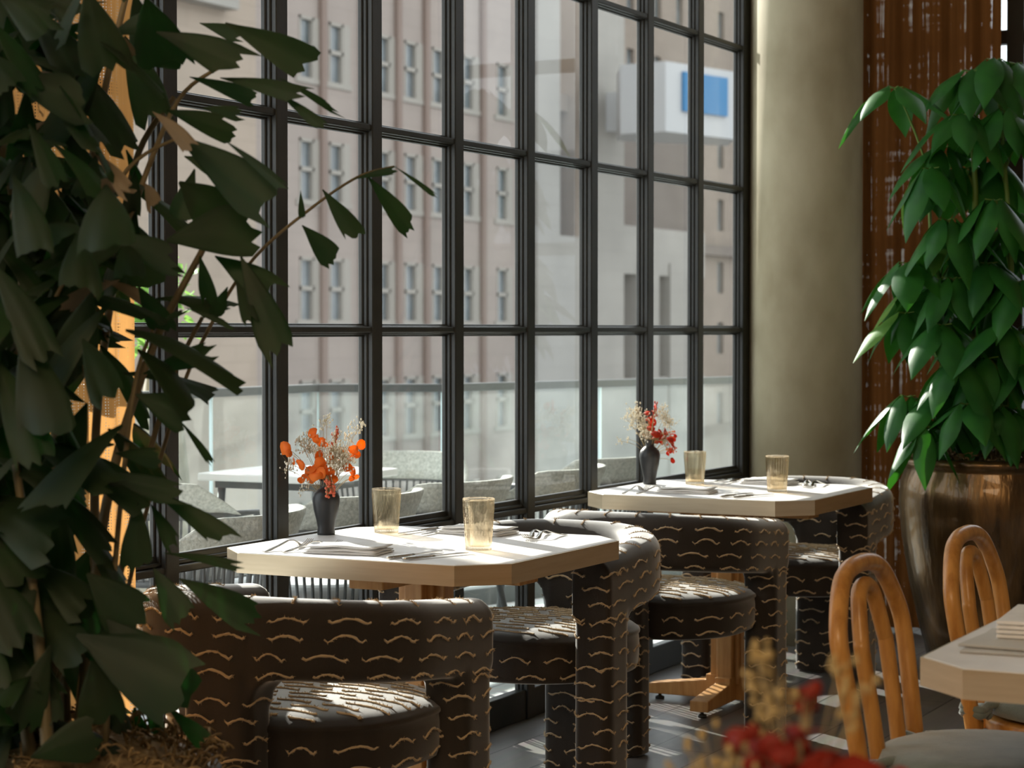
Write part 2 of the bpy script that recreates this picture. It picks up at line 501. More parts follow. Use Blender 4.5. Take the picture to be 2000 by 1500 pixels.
# ------------------------------------------------------------------ mesh helpers
class MB:
    def __init__(s):
        s.v, s.f, s.m, s.s, s.uv = [], [], [], [], None

    def add(s, verts, faces, m=0, smooth=True):
        k = len(s.v)
        s.v.extend([tuple(p) for p in verts])
        for f in faces:
            s.f.append(tuple(i + k for i in f))
            s.m.append(m)
            s.s.append(smooth)

    def box(s, x0, x1, y0, y1, z0, z1, m=0, mat=None):
        vs = [Vector((x, y, z)) for z in (z0, z1) for y in (y0, y1) for x in (x0, x1)]
        if mat is not None:
            vs = [mat @ p for p in vs]
        s.add(vs, [(0, 2, 3, 1), (4, 5, 7, 6), (0, 1, 5, 4), (2, 6, 7, 3), (0, 4, 6, 2), (1, 3, 7, 5)], m, False)

    def prism(s, poly, z0, z1, m=0, smooth=False, axis='z'):
        n = len(poly)

        def P(a, b, c):
            return {'z': (a, b, c), 'y': (a, c, b), 'x': (c, a, b)}[axis]
        vs = [P(a, b, z0) for a, b in poly] + [P(a, b, z1) for a, b in poly]
        k = len(s.v)
        s.add(vs, [(i, (i + 1) % n, n + (i + 1) % n, n + i) for i in range(n)], m, smooth)
        s.f.append(tuple(k + i for i in reversed(range(n)))); s.m.append(m); s.s.append(False)
        s.f.append(tuple(k + n + i for i in range(n))); s.m.append(m); s.s.append(False)

    def tube(s, pts, r, n=8, m=0, cap=True, closed=False, sx=1.0):
        pts = [Vector(p) for p in pts]
        N = len(pts)
        rs = r if isinstance(r, (list, tuple)) else [r] * N
        up = None
        rings = []
        for i, p in enumerate(pts):
            if closed:
                t = pts[(i + 1) % N] - pts[i - 1]
            else:
                t = pts[min(i + 1, N - 1)] - pts[max(i - 1, 0)]
            if t.length < 1e-9:
                t = Vector((0, 0, 1))
            t.normalize()
            if up is None:
                a = Vector((0, 0, 1)) if abs(t.z) < 0.9 else Vector((1, 0, 0))
                up = (a - t * a.dot(t)).normalized()
            else:
                up = up - t * up.dot(t)
                up = up.normalized() if up.length > 1e-6 else t.orthogonal().normalized()
            b = t.cross(up)
            rings.append([p + up * math.cos(2 * PI * k / n) * rs[i] + b * math.sin(2 * PI * k / n) * rs[i] * sx for k in range(n)])
        vs = [q for R in rings for q in R]
        fs = []
        for i in range(N if closed else N - 1):
            j = (i + 1) % N
            for k in range(n):
                fs.append((i * n + k, i * n + (k + 1) % n, j * n + (k + 1) % n, j * n + k))
        if cap and not closed:
            fs.append(tuple(reversed(range(n))))
            fs.append(tuple((N - 1) * n + k for k in range(n)))
        s.add(vs, fs, m, True)

    def lathe(s, prof, n=32, m=0, c=(0, 0, 0), rib=0.0, nrib=0, closed=False):
        vs, fs = [], []
        for (r, z) in prof:
            for k in range(n):
                a = 2 * PI * k / n
                q = r * (1 + (rib * math.cos(nrib * a) if nrib else 0))
                vs.append((c[0] + q * math.cos(a), c[1] + q * math.sin(a), c[2] + z))
        for i in range(len(prof) - 1):
            for k in range(n):
                fs.append((i * n + k, i * n + (k + 1) % n, (i + 1) * n + (k + 1) % n, (i + 1) * n + k))
        if prof[0][0] > 1e-4 and not closed:
            fs.append(tuple(reversed(range(n))))
        if prof[-1][0] > 1e-4 and not closed:
            fs.append(tuple((len(prof) - 1) * n + k for k in range(n)))
        s.add(vs, fs, m, True)

    def ball(s, c, r, m=0, n=6, h=4, sc=(1, 1, 1)):
        vs, fs = [(c[0], c[1], c[2] - r * sc[2])], []
        for i in range(1, h):
            t = -PI / 2 + PI * i / h
            for k in range(n):
                a = 2 * PI * k / n
                vs.append((c[0] + r * sc[0] * math.cos(t) * math.cos(a), c[1] + r * sc[1] * math.cos(t) * math.sin(a), c[2] + r * sc[2] * math.sin(t)))
        vs.append((c[0], c[1], c[2] + r * sc[2]))
        for k in range(n):
            fs.append((0, 1 + (k + 1) % n, 1 + k))
            fs.append((len(vs) - 1, 1 + (h - 2) * n + k, 1 + (h - 2) * n + (k + 1) % n))
        for i in range(h - 2):
            for k in range(n):
                a, b = 1 + i * n + k, 1 + i * n + (k + 1) % n
                fs.append((a, b, b + n, a + n))
        s.add(vs, fs, m, True)

    def mesh(s, name):
        me = bpy.data.meshes.new(name)
        me.from_pydata(s.v, [], s.f)
        me.polygons.foreach_set('use_smooth', s.s)
        me.polygons.foreach_set('material_index', s.m)
        if s.uv:
            u = me.uv_layers.new(name='UVMap')
            li = [0] * len(me.loops)
            me.loops.foreach_get('vertex_index', li)
            flat = []
            for i in li:
                flat.extend(s.uv[i])
            u.data.foreach_set('uv', flat)
        me.update()
        return me

    def build(s, name, mats, parent=None, loc=None, bevel=0.0, seg=2, fix=False):
        me = s.mesh(name)
        if fix:
            bm = bmesh.new()
            bm.from_mesh(me)
            bmesh.ops.recalc_face_normals(bm, faces=bm.faces)
            bm.to_mesh(me)
            bm.free()
        return put(name, me, mats, parent, loc, bevel, seg)


def put(name, me, mats, parent=None, loc=None, bevel=0.0, seg=2):
    if not isinstance(mats, (list, tuple)):
        mats = [mats]
    if not me.materials:
        for m in mats:
            me.materials.append(M[m] if isinstance(m, str) else m)
    o = bpy.data.objects.new(name, me)
    COL.objects.link(o)
    if parent:
        o.parent = parent
    if loc is not None:
        o.location = loc
    if bevel:
        b = o.modifiers.new('bevel', 'BEVEL')
        b.width = bevel
        b.segments = seg
        b.limit_method = 'ANGLE'
        b.angle_limit = math.radians(40)
    return o


def tag(o, label=None, cat=None, group=None, kind=None):
    if label:
        o['label'] = label
    if cat:
        o['category'] = cat
    if group:
        o['group'] = group
    if kind:
        o['kind'] = kind
    return o


def thing(name, label, cat, loc=(0, 0, 0), rz=0.0, group=None, kind=None):
    o = bpy.data.objects.new(name, None)
    o.empty_display_size = 0.1
    COL.objects.link(o)
    o.location = loc
    o.rotation_euler = (0, 0, rz)
    return tag(o, label, cat, group, kind)


def copy_thing(r, loc, rz, label=None, group=None):
    c = r.copy()
    COL.objects.link(c)
    c.location = loc
    c.rotation_euler = (0, 0, rz)
    if label:
        c['label'] = label
    if group:
        c['group'] = group
    for ch in list(r.children):
        d = ch.copy()
        COL.objects.link(d)
        d.parent = c
        for g in list(ch.children):
            e = g.copy()
            COL.objects.link(e)
            e.parent = d
    return c


def rrect(hx, hy, r, n=5):
    out = []
    for cx, cy, a0 in ((hx - r, hy - r, 0), (-hx + r, hy - r, PI / 2), (-hx + r, -hy + r, PI), (hx - r, -hy + r, 1.5 * PI)):
        for i in range(n + 1):
            a = a0 + PI / 2 * i / n
            out.append((cx + r * math.cos(a), cy + r * math.sin(a)))
    return out


def bez(p0, p1, p2, n=12):
    p0, p1, p2 = Vector(p0), Vector(p1), Vector(p2)
    return [p0 * (1 - t) ** 2 + p1 * 2 * t * (1 - t) + p2 * t * t for t in [i / n for i in range(n + 1)]]


def catmull(P, n=8):
    P = [Vector(p) for p in P]
    out = []
    for i in range(len(P) - 1):
        a, b, c, d = P[max(i - 1, 0)], P[i], P[i + 1], P[min(i + 2, len(P) - 1)]
        for k in range(n):
            t = k / n
            out.append(0.5 * ((2 * b) + (c - a) * t + (2 * a - 5 * b + 4 * c - d) * t * t + (3 * b - a - 3 * c + d) * t ** 3))
    out.append(P[-1])
    return out


# ================================================================== THE SETTING
WX = -3.156            # room-side face of the window frame
CEIL = 3.75
b = MB(); b.box(-3.26, 5.6, -4.2, 9.3, -0.06, 0.0)
tag(b.build('floor', 'floor'), kind='structure')
b = MB(); b.box(-3.35, 5.6, -4.2, 9.3, CEIL, CEIL + 0.1)
tag(b.build('ceiling', 'ceiling'), kind='structure')
b = MB(); b.box(-3.3, 5.6, -4.3, -4.2, 0, CEIL)
tag(b.build('wall_back', 'room_wall'), kind='structure')
b = MB(); b.box(5.5, 5.6, -4.2, 9.2, 0, CEIL)
tag(b.build('wall_right', 'room_wall'), kind='structure')
b = MB(); b.box(-3.3, -3.16, -4.2, 0.3, 0, CEIL)
tag(b.build('wall_left', 'room_wall'), kind='structure')

# ---- window_1: black steel grid along the left side, glass to the floor
ZR = [0.10, 0.722, 1.302, 1.888, 2.474, 3.06, 3.66]
w1 = thing('window_1', None, None, kind='structure')
MY = [4.298 + 0.4985 * i for i in range(-8, 9)]
MY[-1] = 8.31
for i, y in enumerate(MY):
    b = MB()
    wd = 0.056 if i < len(MY) - 1 else 0.085
    b.box(-3.200, WX, y - wd, y, 0, CEIL)
    b.box(-3.200, -3.172, y - wd - 0.006, y - wd, 0, CEIL)
    b.box(-3.200, -3.184, y - wd - 0.012, y - wd - 0.006, 0, CEIL)
    b.box(-3.200, -3.184, y, y + 0.008, 0, CEIL)
    b.build('mullion', 'frame', w1, bevel=0.003, seg=1)
for z in ZR:
    b = MB()
    if z < 0.2:
        b.box(-3.200, -3.162, MY[0], MY[-1], 0.0, z)
    elif abs(z - 0.722) < 0.01:
        b.box(-3.200, -3.160, MY[0], MY[-1], 0.690, 0.710)
        b.box(-3.200, -3.182, MY[0], MY[-1], 0.710, 0.738)
        b.box(-3.200, -3.172, MY[0], MY[-1], 0.710, 0.722)
    else:
        b.box(-3.200, -3.160, MY[0], MY[-1], z - 0.008, z + 0.011)
        b.box(-3.200, -3.172, MY[0], MY[-1], z - 0.013, z + 0.014)
        b.box(-3.200, -3.184, MY[0], MY[-1], z - 0.019, z + 0.019)
    b.build('transom', 'frame', w1, bevel=0.004, seg=2)
for i in range(len(MY) - 1):
    for k in range(len(ZR) - 1):
        b = MB()
        b.box(-3.195, -3.189, MY[i] + 0.002, MY[i + 1] - 0.058, ZR[k] + 0.005, ZR[k + 1] - 0.005)
        b.build('pane', 'pane', w1)

# ---- window_2: the end wall behind the brown curtain
W2 = 9.0
w2 = thing('window_2', None, None, kind='structure')
MX2 = [-3.1, -2.255, -1.4]
for x in MX2:
    b = MB(); b.box(x, x + 0.075, W2, W2 + 0.07, 0, CEIL)
    b.build('mullion', 'frame', w2, bevel=0.003, seg=1)
for z in (0.05, 0.8, 1.69, 2.56, 3.7):
    b = MB(); b.box(MX2[0], MX2[-1], W2 + 0.005, W2 + 0.06, z - 0.03, z + 0.03)
    b.build('transom', 'frame', w2, bevel=0.003, seg=1)
for i in range(len(MX2) - 1):
    b = MB(); b.box(MX2[i] + 0.05, MX2[i + 1] + 0.02, W2 + 0.03, W2 + 0.036, 0.05, CEIL - 0.05)
    b.build('pane', 'pane', w2)
b = MB(); b.box(-1.40, 5.6, W2, 9.15, 0, CEIL)
tag(b.build('wall_far', 'room_wall'), kind='structure')
b = MB(); b.box(-3.20, -3.08, 8.34, 9.07, 0, CEIL)
tag(b.build('trim_1', 'frame'), kind='structure')
b = MB(); b.box(-3.45, -3.2, 9.08, 11.9, -0.25, 4.2)  # wall added outside the corner to keep sun off the brown curtain
tag(b.build('wall_sun_blocker', 'pier'), kind='structure')

# ---- round concrete column in the corner
b = MB()
b.lathe([(0.236, 0.0), (0.236, CEIL)], 64)
tag(b.build('column', 'plaster', loc=(-2.955, 8.425, 0)), 'round beige concrete column between window and brown curtain', 'column')

# ---- terrace floor and street outside
b = MB(); b.box(-5.6, -3.26, -2, 14, -0.25, -0.015)
tag(b.build('terrace_floor', 'terrace'), kind='structure')
b = MB(); b.box(-140, 80, -40, 200, -9.3, -9.0)
tag(b.build('street_ground', 'ground'), kind='structure')


# ================================================================== CURTAINS
def curtain(name, x0, y0, x1, y1, z0, z1, amp, waves, mat, label, seed):
    rnd = random.Random(seed)
    n = 140
    L = math.hypot(x1 - x0, y1 - y0)
    tx, ty = (x1 - x0) / L, (y1 - y0) / L
    b = MB()
    b.uv = []
    zs = [z0 + (z1 - z0) * k / 10 for k in range(11)]
    ph = rnd.random() * 6
    for z in zs:
        for i in range(n + 1):
            t = i / n
            d = amp * math.sin(waves * 2 * PI * t + ph + 0.3 * math.sin(z * 1.3)) + amp * 0.5 * math.sin(waves * 4.7 * PI * t + 1)
            b.v.append((x0 + tx * L * t - ty * d, y0 + ty * L * t + tx * d, z))
            b.uv.append((L * t, z))
    for k in range(10):
        for i in range(n):
            a = k * (n + 1) + i
            b.f.append((a, a + 1, a + n + 2, a + n + 1)); b.m.append(0); b.s.append(True)
    o = b.build(name, mat)
    return tag(o, label, 'curtain')


curtain('woven_curtain', -2.93, 2.55, -2.93, 3.84, 0.02, 3.6, 0.018, 5, 'weave_l', 'backlit orange woven curtain behind the palm at the window', 3)
curtain('woven_curtain', -2.86, 8.80, -2.225, 8.80, 0.02, 3.6, 0.016, 4, 'weave_r', 'brown slitted woven curtain between the column and tall umbrella plant', 5)


# ================================================================== TABLES
S = 0.815


def octa(h, c):
    return [(h, -h + c), (h, h - c), (h - c, h), (-h + c, h), (-h, h - c), (-h, -h + c), (-h + c, -h), (h - c, -h)]


def make_table(label):
    t = thing('dining_table', label, 'table', group='square cafe tables with cut corners')
    h = S / 2
    b = MB(); b.prism(octa(h - 0.004, 0.098), 0.704, 0.750)
    b.build('tabletop', 'stone_top', t, bevel=0.0015, seg=1)
    b = MB()
    o, i_ = octa(h, 0.1), octa(h - 0.0038, 0.098)
    n = 8
    vs = [(x, y, z) for z in (0.700, 0.7488) for x, y in o] + [(x, y, z) for z in (0.700, 0.7488) for x, y in i_]
    fs = []
    for k in range(n):
        j = (k + 1) % n
        fs += [(k, j, n + j, n + k), (2 * n + j, 2 * n + k, 3 * n + k, 3 * n + j), (n + k, n + j, 3 * n + j, 3 * n + k), (j, k, 2 * n + k, 2 * n + j)]
    b.add(vs, fs, 0, False)
    b.build('edge_band', 'edge_metal', t)
    b = MB(); b.box(-0.30, 0.30, -0.05, 0.05, 0.662, 0.702); b.box(-0.05, 0.05, -0.30, 0.30, 0.664, 0.703)
    b.build('bearer', 'oak', t, bevel=0.004)
    # cruciform post: two crossed planks with a square core
    b = MB()
    for (hx, hy) in ((0.068, 0.026), (0.026, 0.068)):
        b.box(-hx, hx, -hy, hy, 0.08, 0.664)
    b.prism(rrect(0.042, 0.042, 0.006, 2), 0.079, 0.664)
    b.build('post', 'oak', t, bevel=0.003)
    for a in range(4):
        m = Matrix.Rotation(a * PI / 2, 4, 'Z')
        b = MB()
        prof = [(0.026, 0.022), (0.30, 0.022), (0.30, 0.058), (0.085, 0.085), (0.085, 0.105), (0.026, 0.105)]
        n = len(prof)
        vs = [m @ Vector((x, s * (0.028 if x < 0.2 else 0.033), z)) for s in (-1, 1) for x, z in prof]
        b.add(vs, [tuple(range(n)), tuple(reversed(range(n, 2 * n)))] + [((i + 1) % n, i, n + i, n + (i + 1) % n) for i in range(n)], 0, False)
        f = b.build('foot', 'oak', t, bevel=0.003, fix=True)
        g = MB(); c = m @ Vector((0.27, 0, 0)); g.lathe([(0.016, 0), (0.016, 0.008), (0.006, 0.012), (0.006, 0.024)], 12, c=c)
        g.build('glide', 'frame', f)
    return t


T1 = (-2.68, 4.713)
T2 = (-2.655, 6.815)
T3 = (-0.602, 3.775)
tb = make_table('white stone table nearest the palm, orange flowers on it')
tb.location = (T1[0], T1[1], 0)
copy_thing(tb, (T2[0], T2[1], 0), 0, 'white stone table by the column, red dried flowers on it')
copy_thing(tb, (T3[0], T3[1], 0), 0, 'shaded table at right edge holding napkins and menus')
copy_thing(tb, (-0.50, 1.48, 0), math.radians(27), 'foreground table under the blurred red flowers, below the frame')


# ================================================================== UPHOLSTERED CHAIRS
def smooth_mesh(v, f, it=4, lam=0.5):
    n = len(v)
    e = set()
    for p in f:
        for i in range(len(p)):
            a, c = p[i], p[(i + 1) % len(p)]
            e.add((min(a, c), max(a, c)))
    e = np.array(list(e))
    v = np.array(v)
    deg = np.zeros(n)
    np.add.at(deg, e[:, 0], 1); np.add.at(deg, e[:, 1], 1)
    for k in range(it):
        s = np.zeros_like(v)
        np.add.at(s, e[:, 0], v[e[:, 1]]); np.add.at(s, e[:, 1], v[e[:, 0]])
        L = s / deg[:, None] - v
        v = v + (lam if k % 2 == 0 else -lam * 0.9) * L
    return v


def remeshed(b, vox):
    o = b.build('tmp', 'velvet', fix=False)
    md = o.modifiers.new('r', 'REMESH')
    md.mode = 'VOXEL'
    md.voxel_size = vox
    dg = bpy.context.evaluated_depsgraph_get()
    dg.update()
    ev = o.evaluated_get(dg)
    me = ev.to_mesh()
    v = [tuple(p.co) for p in me.vertices]
    f = [tuple(p.vertices) for p in me.polygons]
    ev.to_mesh_clear()
    md_ = o.data
    bpy.data.objects.remove(o)
    bpy.data.meshes.remove(md_)
    return v, f


HW = 0.30      # front legs at x = +-HW, y = 0 ; chair faces +y
RD = 0.468     # rear leg at y = -RD


def ring_path(n=40):
    p = [(-HW, 0.07), (-HW, 0.0), (-HW, -0.08)]
    cy = -0.17
    for i in range(n + 1):
        a = PI + PI * i / n
        ca, sa = math.cos(a), math.sin(a)
        e = 2 / 2.35
        p.append((HW * math.copysign(abs(ca) ** e, ca), cy + (RD + cy) * math.copysign(abs(sa) ** e, sa)))
    p += [(HW, -0.08), (HW, 0.0), (HW, 0.07)]
    return p


def shear(p):
    x, y, z = p
    if z > 0.40:
        k = min(1.0, (z - 0.40) / 0.12)
        z -= 0.045 * k * min(1.1, max(0, (y + RD) / (RD)))
    return (x, y, z)


BT, BB = 0.745, 0.572      # band top, bottom at the rear
TK = 0.112                 # band thickness


def make_chair_meshes():
    b = MB()
    # band section
    hx, hz = TK / 2, (BT - BB) / 2
    zc = (BT + BB) / 2
    sec = []
    for cx, cz, a0, r in ((hx, hz, 0, 0.05), (-hx, hz, PI / 2, 0.05), (-hx, -hz, PI, 0.03), (hx, -hz, 1.5 * PI, 0.03)):
        for i in range(6):
            a = a0 + PI / 2 * i / 5
            sec.append((cx - math.copysign(r, cx) + r * math.cos(a), cz - math.copysign(r, cz) + r * math.sin(a)))
    P = ring_path()
    ns = len(sec)
    vs = []
    for i, (x, y) in enumerate(P):
        a, c = P[max(i - 1, 0)], P[min(i + 1, len(P) - 1)]
        t = Vector((c[0] - a[0], c[1] - a[1])).normalized()
        nrm = Vector((-t.y, t.x))      # left of travel
        for (u, q) in sec:
            vs.append((x + nrm.x * u, y + nrm.y * u, zc + q))
    fs = []
    for i in range(len(P) - 1):
        for k in range(ns):
            fs.append((i * ns + k, i * ns + (k + 1) % ns, (i + 1) * ns + (k + 1) % ns, (i + 1) * ns + k))
    fs.append(tuple(reversed(range(ns))))
    fs.append(tuple((len(P) - 1) * ns + k for k in range(ns)))
    b.add(vs, fs)
    for sx in (-1, 1):
        b.prism([(x + sx * HW, y) for x, y in rrect(TK / 2 - 0.002, 0.069, 0.026)], 0.004, 0.66)
        # fillet behind the front leg
        zb, r = BB + 0.01, 0.055
        pl = [(-0.06, zb)] + [(-0.068 - r + r * math.cos(a), zb - r + r * math.sin(a)) for a in [PI / 2 * i / 6 for i in range(7)]]
        pl = [(-0.06, zb), (-0.068 - r, zb)] + [(-0.068 - r + r * math.sin(a), zb - r + r * math.cos(a)) for a in [PI / 2 * i / 6 for i in range(1, 7)]] + [(-0.06, zb - r)]
        b.prism(pl, sx * HW - 0.048, sx * HW + 0.048, axis='x')
    b.prism([(x, y - RD) for x, y in rrect(0.086, TK / 2 - 0.003, 0.03)], 0.004, 0.70)
    for sx in (-1, 1):
        zb, r = BB + 0.006, 0.06
        pl = [(0.07, zb), (0.086 + r, zb)] + [(0.086 + r - r * math.sin(a), zb - r + r * math.cos(a)) for a in [PI / 2 * i / 6 for i in range(1, 7)]] + [(0.07, zb - r)]
        pl = [(sx * u, q) for u, q in pl]
        b.prism(pl, -RD - 0.046, -RD + 0.046, axis='y')
    v, f = remeshed(b, 0.0085)
    v = smooth_mesh(v, f, 8, 0.5)
    v = [shear(tuple(p)) for p in v]
    # seat: rounded cushion drum with a domed top
    sb = MB()
    nseg = 72
    a_, c_, cy = 0.30, 0.285, -0.165
    def se(t, k=1.0):
        e = 2 / 2.4
        ca, sa = math.cos(t), math.sin(t)
        return (a_ * k * math.copysign(abs(ca) ** e, ca), cy + c_ * k * math.copysign(abs(sa) ** e, sa))
    prof = [(0.60, 0.350), (0.93, 0.352), (0.975, 0.358), (0.995, 0.375), (1.0, 0.40), (1.0, 0.435), (0.994, 0.452), (1.008, 0.457), (1.010, 0.462), (1.002, 0.467), (0.985, 0.470), (0.95, 0.478), (0.88, 0.486), (0.7, 0.493), (0.45, 0.497), (0.2, 0.498)]
    vs = []
    for k, z in prof:
        for i in range(nseg):
            x, y = se(2 * PI * i / nseg, k)
            vs.append((x, y, z))
    fs = []
    for r in range(len(prof) - 1):
        for i in range(nseg):
            fs.append((r * nseg + i, r * nseg + (i + 1) % nseg, (r + 1) * nseg + (i + 1) % nseg, (r + 1) * nseg + i))
    fs.append(tuple(reversed(range(nseg))))
    fs.append(tuple((len(prof) - 1) * nseg + i for i in range(nseg)))
    sb.add(vs, fs)
    return v, f, sb, se


def yarn(mb, bvh, path, closed, phase, rnd, up=Vector((0, 0, 1)), L=0.086, gap=0.042, amp=0.0062, rad=0.0026):
    """lay arched fringe stitches along a polyline, pressed onto the surface"""
    P = [Vector(p) for p in path]
    if closed:
        P.append(P[0])
    cum = [0]
    for i in range(len(P) - 1):
        cum.append(cum[-1] + (P[i + 1] - P[i]).length)
    tot = cum[-1]

    def at(s):
        s = s % tot if closed else min(max(s, 0), tot)
        lo = 0
        for i in range(len(cum) - 1):
            if cum[i + 1] >= s:
                lo = i
                break
        d = cum[lo + 1] - cum[lo]
        t = (s - cum[lo]) / d if d > 1e-9 else 0
        return P[lo].lerp(P[lo + 1], t)
    s = phase
    while s < (tot + phase - L * 0.5 if closed else tot - L * 0.3):
        l = L * rnd.uniform(0.72, 1.2)
        am = amp * rnd.uniform(0.7, 1.3)
        N = 13
        pts, nrs = [], []
        for i in range(N):
            t = -1 + 2 * i / (N - 1)
            q = at(s + (t + 1) / 2 * l) + up * (am * (1 - 2 * (t / 0.8) ** 2 if abs(t) < 0.8 else -1 + 4.5 * (abs(t) - 0.8)) + rnd.uniform(-.0012, .0012))
            hit = bvh.find_nearest(q)
            if hit[0] is None or (hit[0] - q).length > 0.03:
                continue
            pts.append(hit[0] + hit[1] * rad * 0.6)
            nrs.append(hit[1])
        if len(pts) > 4:
            mb.tube(pts, [rad * rnd.uniform(0.6, 1.35) for _ in pts], 4, 1, cap=False)
            vs, fs = [], []
            for p, nn in zip(pts, nrs):
                for _ in range(4):
                    d = (nn * rnd.uniform(0.3, 1) + Vector((rnd.uniform(-1, 1), rnd.uniform(-1, 1), rnd.uniform(-1, 1)))).normalized() * rnd.uniform(0.003, 0.0085)
                    sd_ = d.orthogonal().normalized() * 0.0010
                    k = len(vs)
                    vs += [p - sd_, p + sd_, p + d]
                    fs.append((k, k + 1, k + 2))
            mb.add(vs, fs, 1, False)
        s += l + gap * rnd.uniform(0.7, 1.3)


def make_armchair(label):
    t = thing('upholstered_armchair', label, 'armchair', group='dark armchairs with fringed stitching')
    v, f, sb, se = make_chair_meshes()
    bvh = BVHTree.FromPolygons([Vector(p) for p in v], f)
    rnd = random.Random(11)
    CUT = 0.462
    regs = {'back': [], 'l': [], 'r': [], 'c': []}
    for p in f:
        c = sum((Vector(v[i]) for i in p), Vector()) / len(p)
        if c.z > CUT:
            regs['back'].append(p)
        elif c.x < -0.15:
            regs['l'].append(p)
        elif c.x > 0.15:
            regs['r'].append(p)
        else:
            regs['c'].append(p)

    def sub(faces):
        mb = MB()
        mp = {}
        for p in faces:
            q = []
            for i in p:
                if i not in mp:
                    mp[i] = len(mb.v)
                    mb.v.append(v[i])
                q.append(mp[i])
            mb.f.append(tuple(q)); mb.m.append(0); mb.s.append(True)
        return mb
    mbs = {k: sub(x) for k, x in regs.items()}
    rows = [0.03 + 0.0415 * k for k in range(11)]
    for k, z in enumerate(rows):
        for key, cx, cy, hx, hy in (('l', -HW, 0, TK / 2, 0.07), ('r', HW, 0, TK / 2, 0.07), ('c', 0, -RD, 0.086, TK / 2)):
            if z > CUT - 0.015:
                continue
            path = [(cx + x, cy + y, z) for x, y in rrect(hx, hy, 0.028)]
            yarn(mbs[key], bvh, path, True, rnd.uniform(0, 0.1), rnd)
    # rows on the short leg tops that belong to the back
    for z in (0.487, 0.526):
        for cx, cy, hx, hy in ((-HW, 0, TK / 2, 0.07), (HW, 0, TK / 2, 0.07), (0, -RD, 0.086, TK / 2)):
            yarn(mbs['back'], bvh, [(cx + x, cy + y, z) for x, y in rrect(hx, hy, 0.028)], True, rnd.uniform(0, 0.1), rnd)
    # rows round the band, outside and inside
    P = ring_path()

    def off(d):
        o = []
        for i, (x, y) in enumerate(P):
            a, c = P[max(i - 1, 0)], P[min(i + 1, len(P) - 1)]
            tt = Vector((c[0] - a[0], c[1] - a[1])).normalized()
            o.append((x - tt.y * d, y + tt.x * d))
        return o
    outer, inner = off(-TK / 2), off(TK / 2)
    for z in (0.585, 0.625, 0.666, 0.703):
        loop = outer + list(reversed(inner))
        yarn(mbs['back'], bvh, [shear((x, y, z)) for x, y in loop], True, rnd.uniform(0, 0.12), rnd)
    # short stitches across the top of the band
    o2, i2 = off(-TK / 2 * 0.75), off(TK / 2 * 0.75)
    acc = 0
    for i in range(1, len(P) - 1):
        acc += math.dist(P[i], P[i - 1])
        if acc > 0.075:
            acc = 0
            yarn(mbs['back'], bvh, [shear((*o2[i], BT)), shear((*i2[i], BT))], False, 0.0, rnd, up=Vector((0.7, 0.7, 0)), L=0.07, amp=0.003, rad=0.0011)
    mats = ['velvet', 'yarn']
    mbs['back'].build('backrest', mats, t)
    for k in ('l', 'r', 'c'):
        mbs[k].build('leg', mats, t)
    # seat stitches
    sv = BVHTree.FromPolygons([Vector(p) for p in sb.v], sb.f)
    for z in (0.372, 0.418):
        yarn(sb, sv, [(*se(2 * PI * i / 60), z) for i in range(60)], True, rnd.uniform(0, 0.1), rnd)
    y = -0.41
    while y < 0.10:
        hwx = 0.29 * (max(0.0, 1 - (abs(y + 0.165) / 0.285) ** 2.4)) ** (1 / 2.4)
        if hwx > 0.08:
            yarn(sb, sv, [(x_, y, 0.495) for x_ in [-hwx + 2 * hwx * i / 16 for i in range(17)]], False, rnd.uniform(0, 0.06), rnd, up=Vector((0, 1, 0)), L=0.11, gap=0.03, amp=0.004)
        y += 0.037
    sb.build('seat', mats, t)
    return t


ch = make_armchair('dark fringed armchair nearest the palm, seen from behind')
ch.location = (-2.56, 4.12, 0)
copy_thing(ch, (-2.655, 5.09, 0), PI, 'dark fringed armchair at the far side of the orange-flower table')
copy_thing(ch, (-2.65, 6.33, 0), 0, 'dark fringed armchair seen from behind at the red-flower table')
copy_thing(ch, (-2.62, 7.18, 0), PI, 'dark fringed armchair beside the column, facing the camera')


